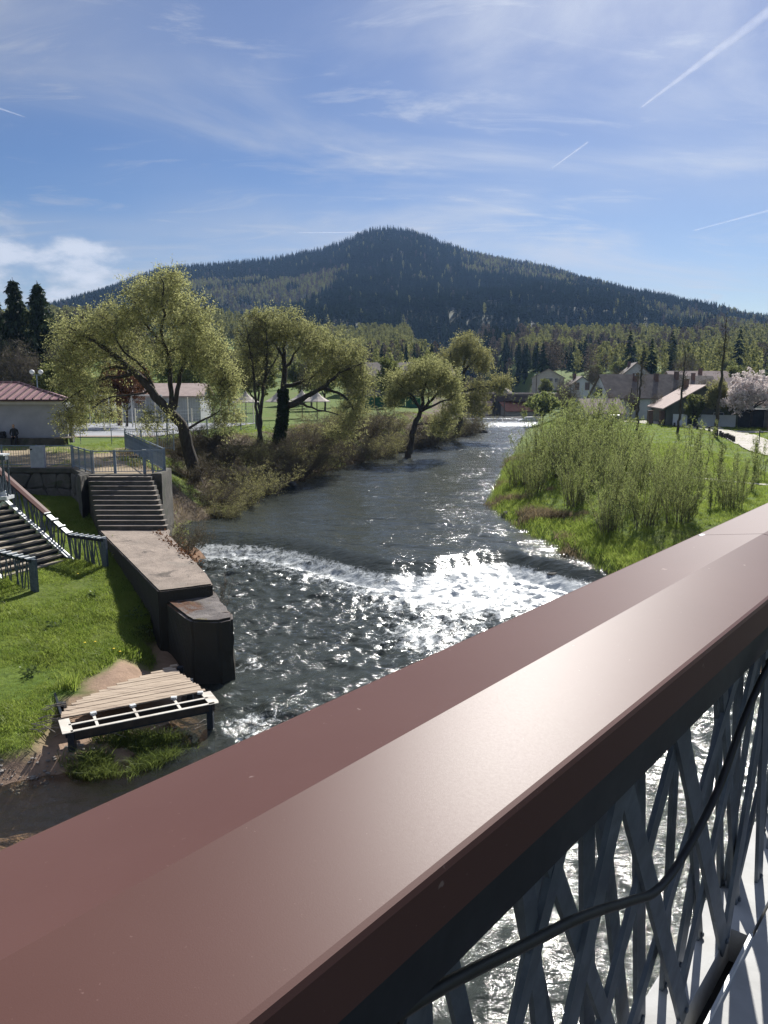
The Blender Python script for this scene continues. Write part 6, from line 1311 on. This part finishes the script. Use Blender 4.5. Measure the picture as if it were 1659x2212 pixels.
# bicycle
th = thing('bicycle', (-20.5, 74.6, 4.06), 'white bicycle standing before the low white building', 'bicycle')
for k in (-.52, .52):
    MB().tube([(-20.5 + k + .33 * math.cos(a * .3142), 74.6, 4.42 + .33 * math.sin(a * .3142)) for a in range(21)], .025, 6, False).build('wheel', white_p, th)
for a, b_ in (((-.52, .36), (-.15, .9)), ((-.15, .9), (.35, .88)), ((.35, .88), (.52, .36)), ((-.15, .9), (0, .35)), ((0, .35), (.35, .88)), ((-.52, .36), (0, .35)), ((.35, .88), (.30, 1.08))): MB().tube([(-20.5 + a[0], 74.6, 4.06 + a[1]), (-20.5 + b_[0], 74.6, 4.06 + b_[1])], .022, 6).build('frame_tube', white_p, th)
MB().box((-20.68, 74.6, 5.02), (.25, .12, .06)).build('saddle', black_m, th); MB().tube([(-20.2, 74.35, 5.15), (-20.2, 74.85, 5.15)], .016, 6).build('handlebar', steel, th)
# green sports fence by the third willow
gf = thing('green_fence', (-2, 130, 3), 'green sports screen with tall yellow poles seen between the willows', 'fence'); green_m = pm('green_screen', (.02, .10, .05), (.03, .13, .065), 1, .7); yel_p = pm('yellow_pole', (.32, .24, .06), (.38, .29, .08), 4, .6)
for i in range(5): MB().box((-5.5 + i * 2.6, 130, 4.6), (2.5, .06, 2.2)).build('panel', green_m, gf)
for i, x in enumerate((-5.2, -3.3, -1.6, .6, 1.6)): MB().tube([(x, 129.8, 3.2), (x, 129.8, 8.2 - .3 * (i % 2))], .09, 8).build('pole', yel_p if i < 4 else dark_steel, gf)
# ================================================================ contrails high above
t = NT('contrail_ice'); d = t.n('ShaderNodeBsdfDiffuse'); d.inputs[0].default_value = (.9, .9, .92, 1); tl = t.n('ShaderNodeBsdfTranslucent'); tl.inputs[0].default_value = (.9, .9, .92, 1); m1 = t.n('ShaderNodeMixShader'); m1.inputs[0].default_value = .6; t.l(d.outputs[0], m1.inputs[1]); t.l(tl.outputs[0], m1.inputs[2])
tp = t.n('ShaderNodeBsdfTransparent'); m2 = t.n('ShaderNodeMixShader'); lw = t.n('ShaderNodeLayerWeight'); lw.inputs[0].default_value = .35
fac = t.math('MULTIPLY', t.math('SUBTRACT', 1., lw.outputs['Facing']), t.math('MULTIPLY_ADD', t.noise(.012, 5, .6, 0, 'World'), .42, -.10)); t.l(t.math('MAXIMUM', fac, 0.), m2.inputs[0]); t.l(tp.outputs[0], m2.inputs[1]); t.l(m1.outputs[0], m2.inputs[2]); t.l(m2.outputs[0], t.out.inputs[0])
def contrail(a, b_, ra, rb, lab):
    a = Vector(a); b_ = Vector(b_); n = 24; b = MB(); b.tube([a.lerp(b_, i / n) for i in range(n + 1)], [ra + (rb - ra) * i / n for i in range(n + 1)], 10, False); tag(b.build('contrail', t.m, smooth=True), lab, 'contrail', 'contrails in the sky')
contrail((1557, 5000, 1656), (2340, 5000, 2222), 7, 40, 'broad soft white contrail climbing to the upper right corner'); contrail((1023, 5000, 1304), (1244, 5000, 1459), 4, 8, 'short thin contrail above the right shoulder of the mountain'); contrail((-2381, 5000, 1667), (-2178, 5000, 1601), 6, 3, 'short thin contrail at the left edge of the sky'); contrail((1927, 5000, 944), (2461, 5000, 1083), 4, 9, 'thin slanting contrail low at the right edge'); contrail((-545, 5000, 930), (-128, 5000, 933), 2.5, 3, 'very thin level contrail touching the mountain top')
# ================================================================ haze
t = NT('haze_air'); pv = t.n('ShaderNodeVolumePrincipled'); t.set(pv, Density=.00010, Anisotropy=.25); pv.inputs['Color'].default_value = (.34, .56, 1.0, 1)
t.l(pv.outputs[0], t.out.inputs['Volume'])
tag(MB().box((150, 700, 141), (4600, 2200, 298)).build('haze', t.m), kind='stuff')
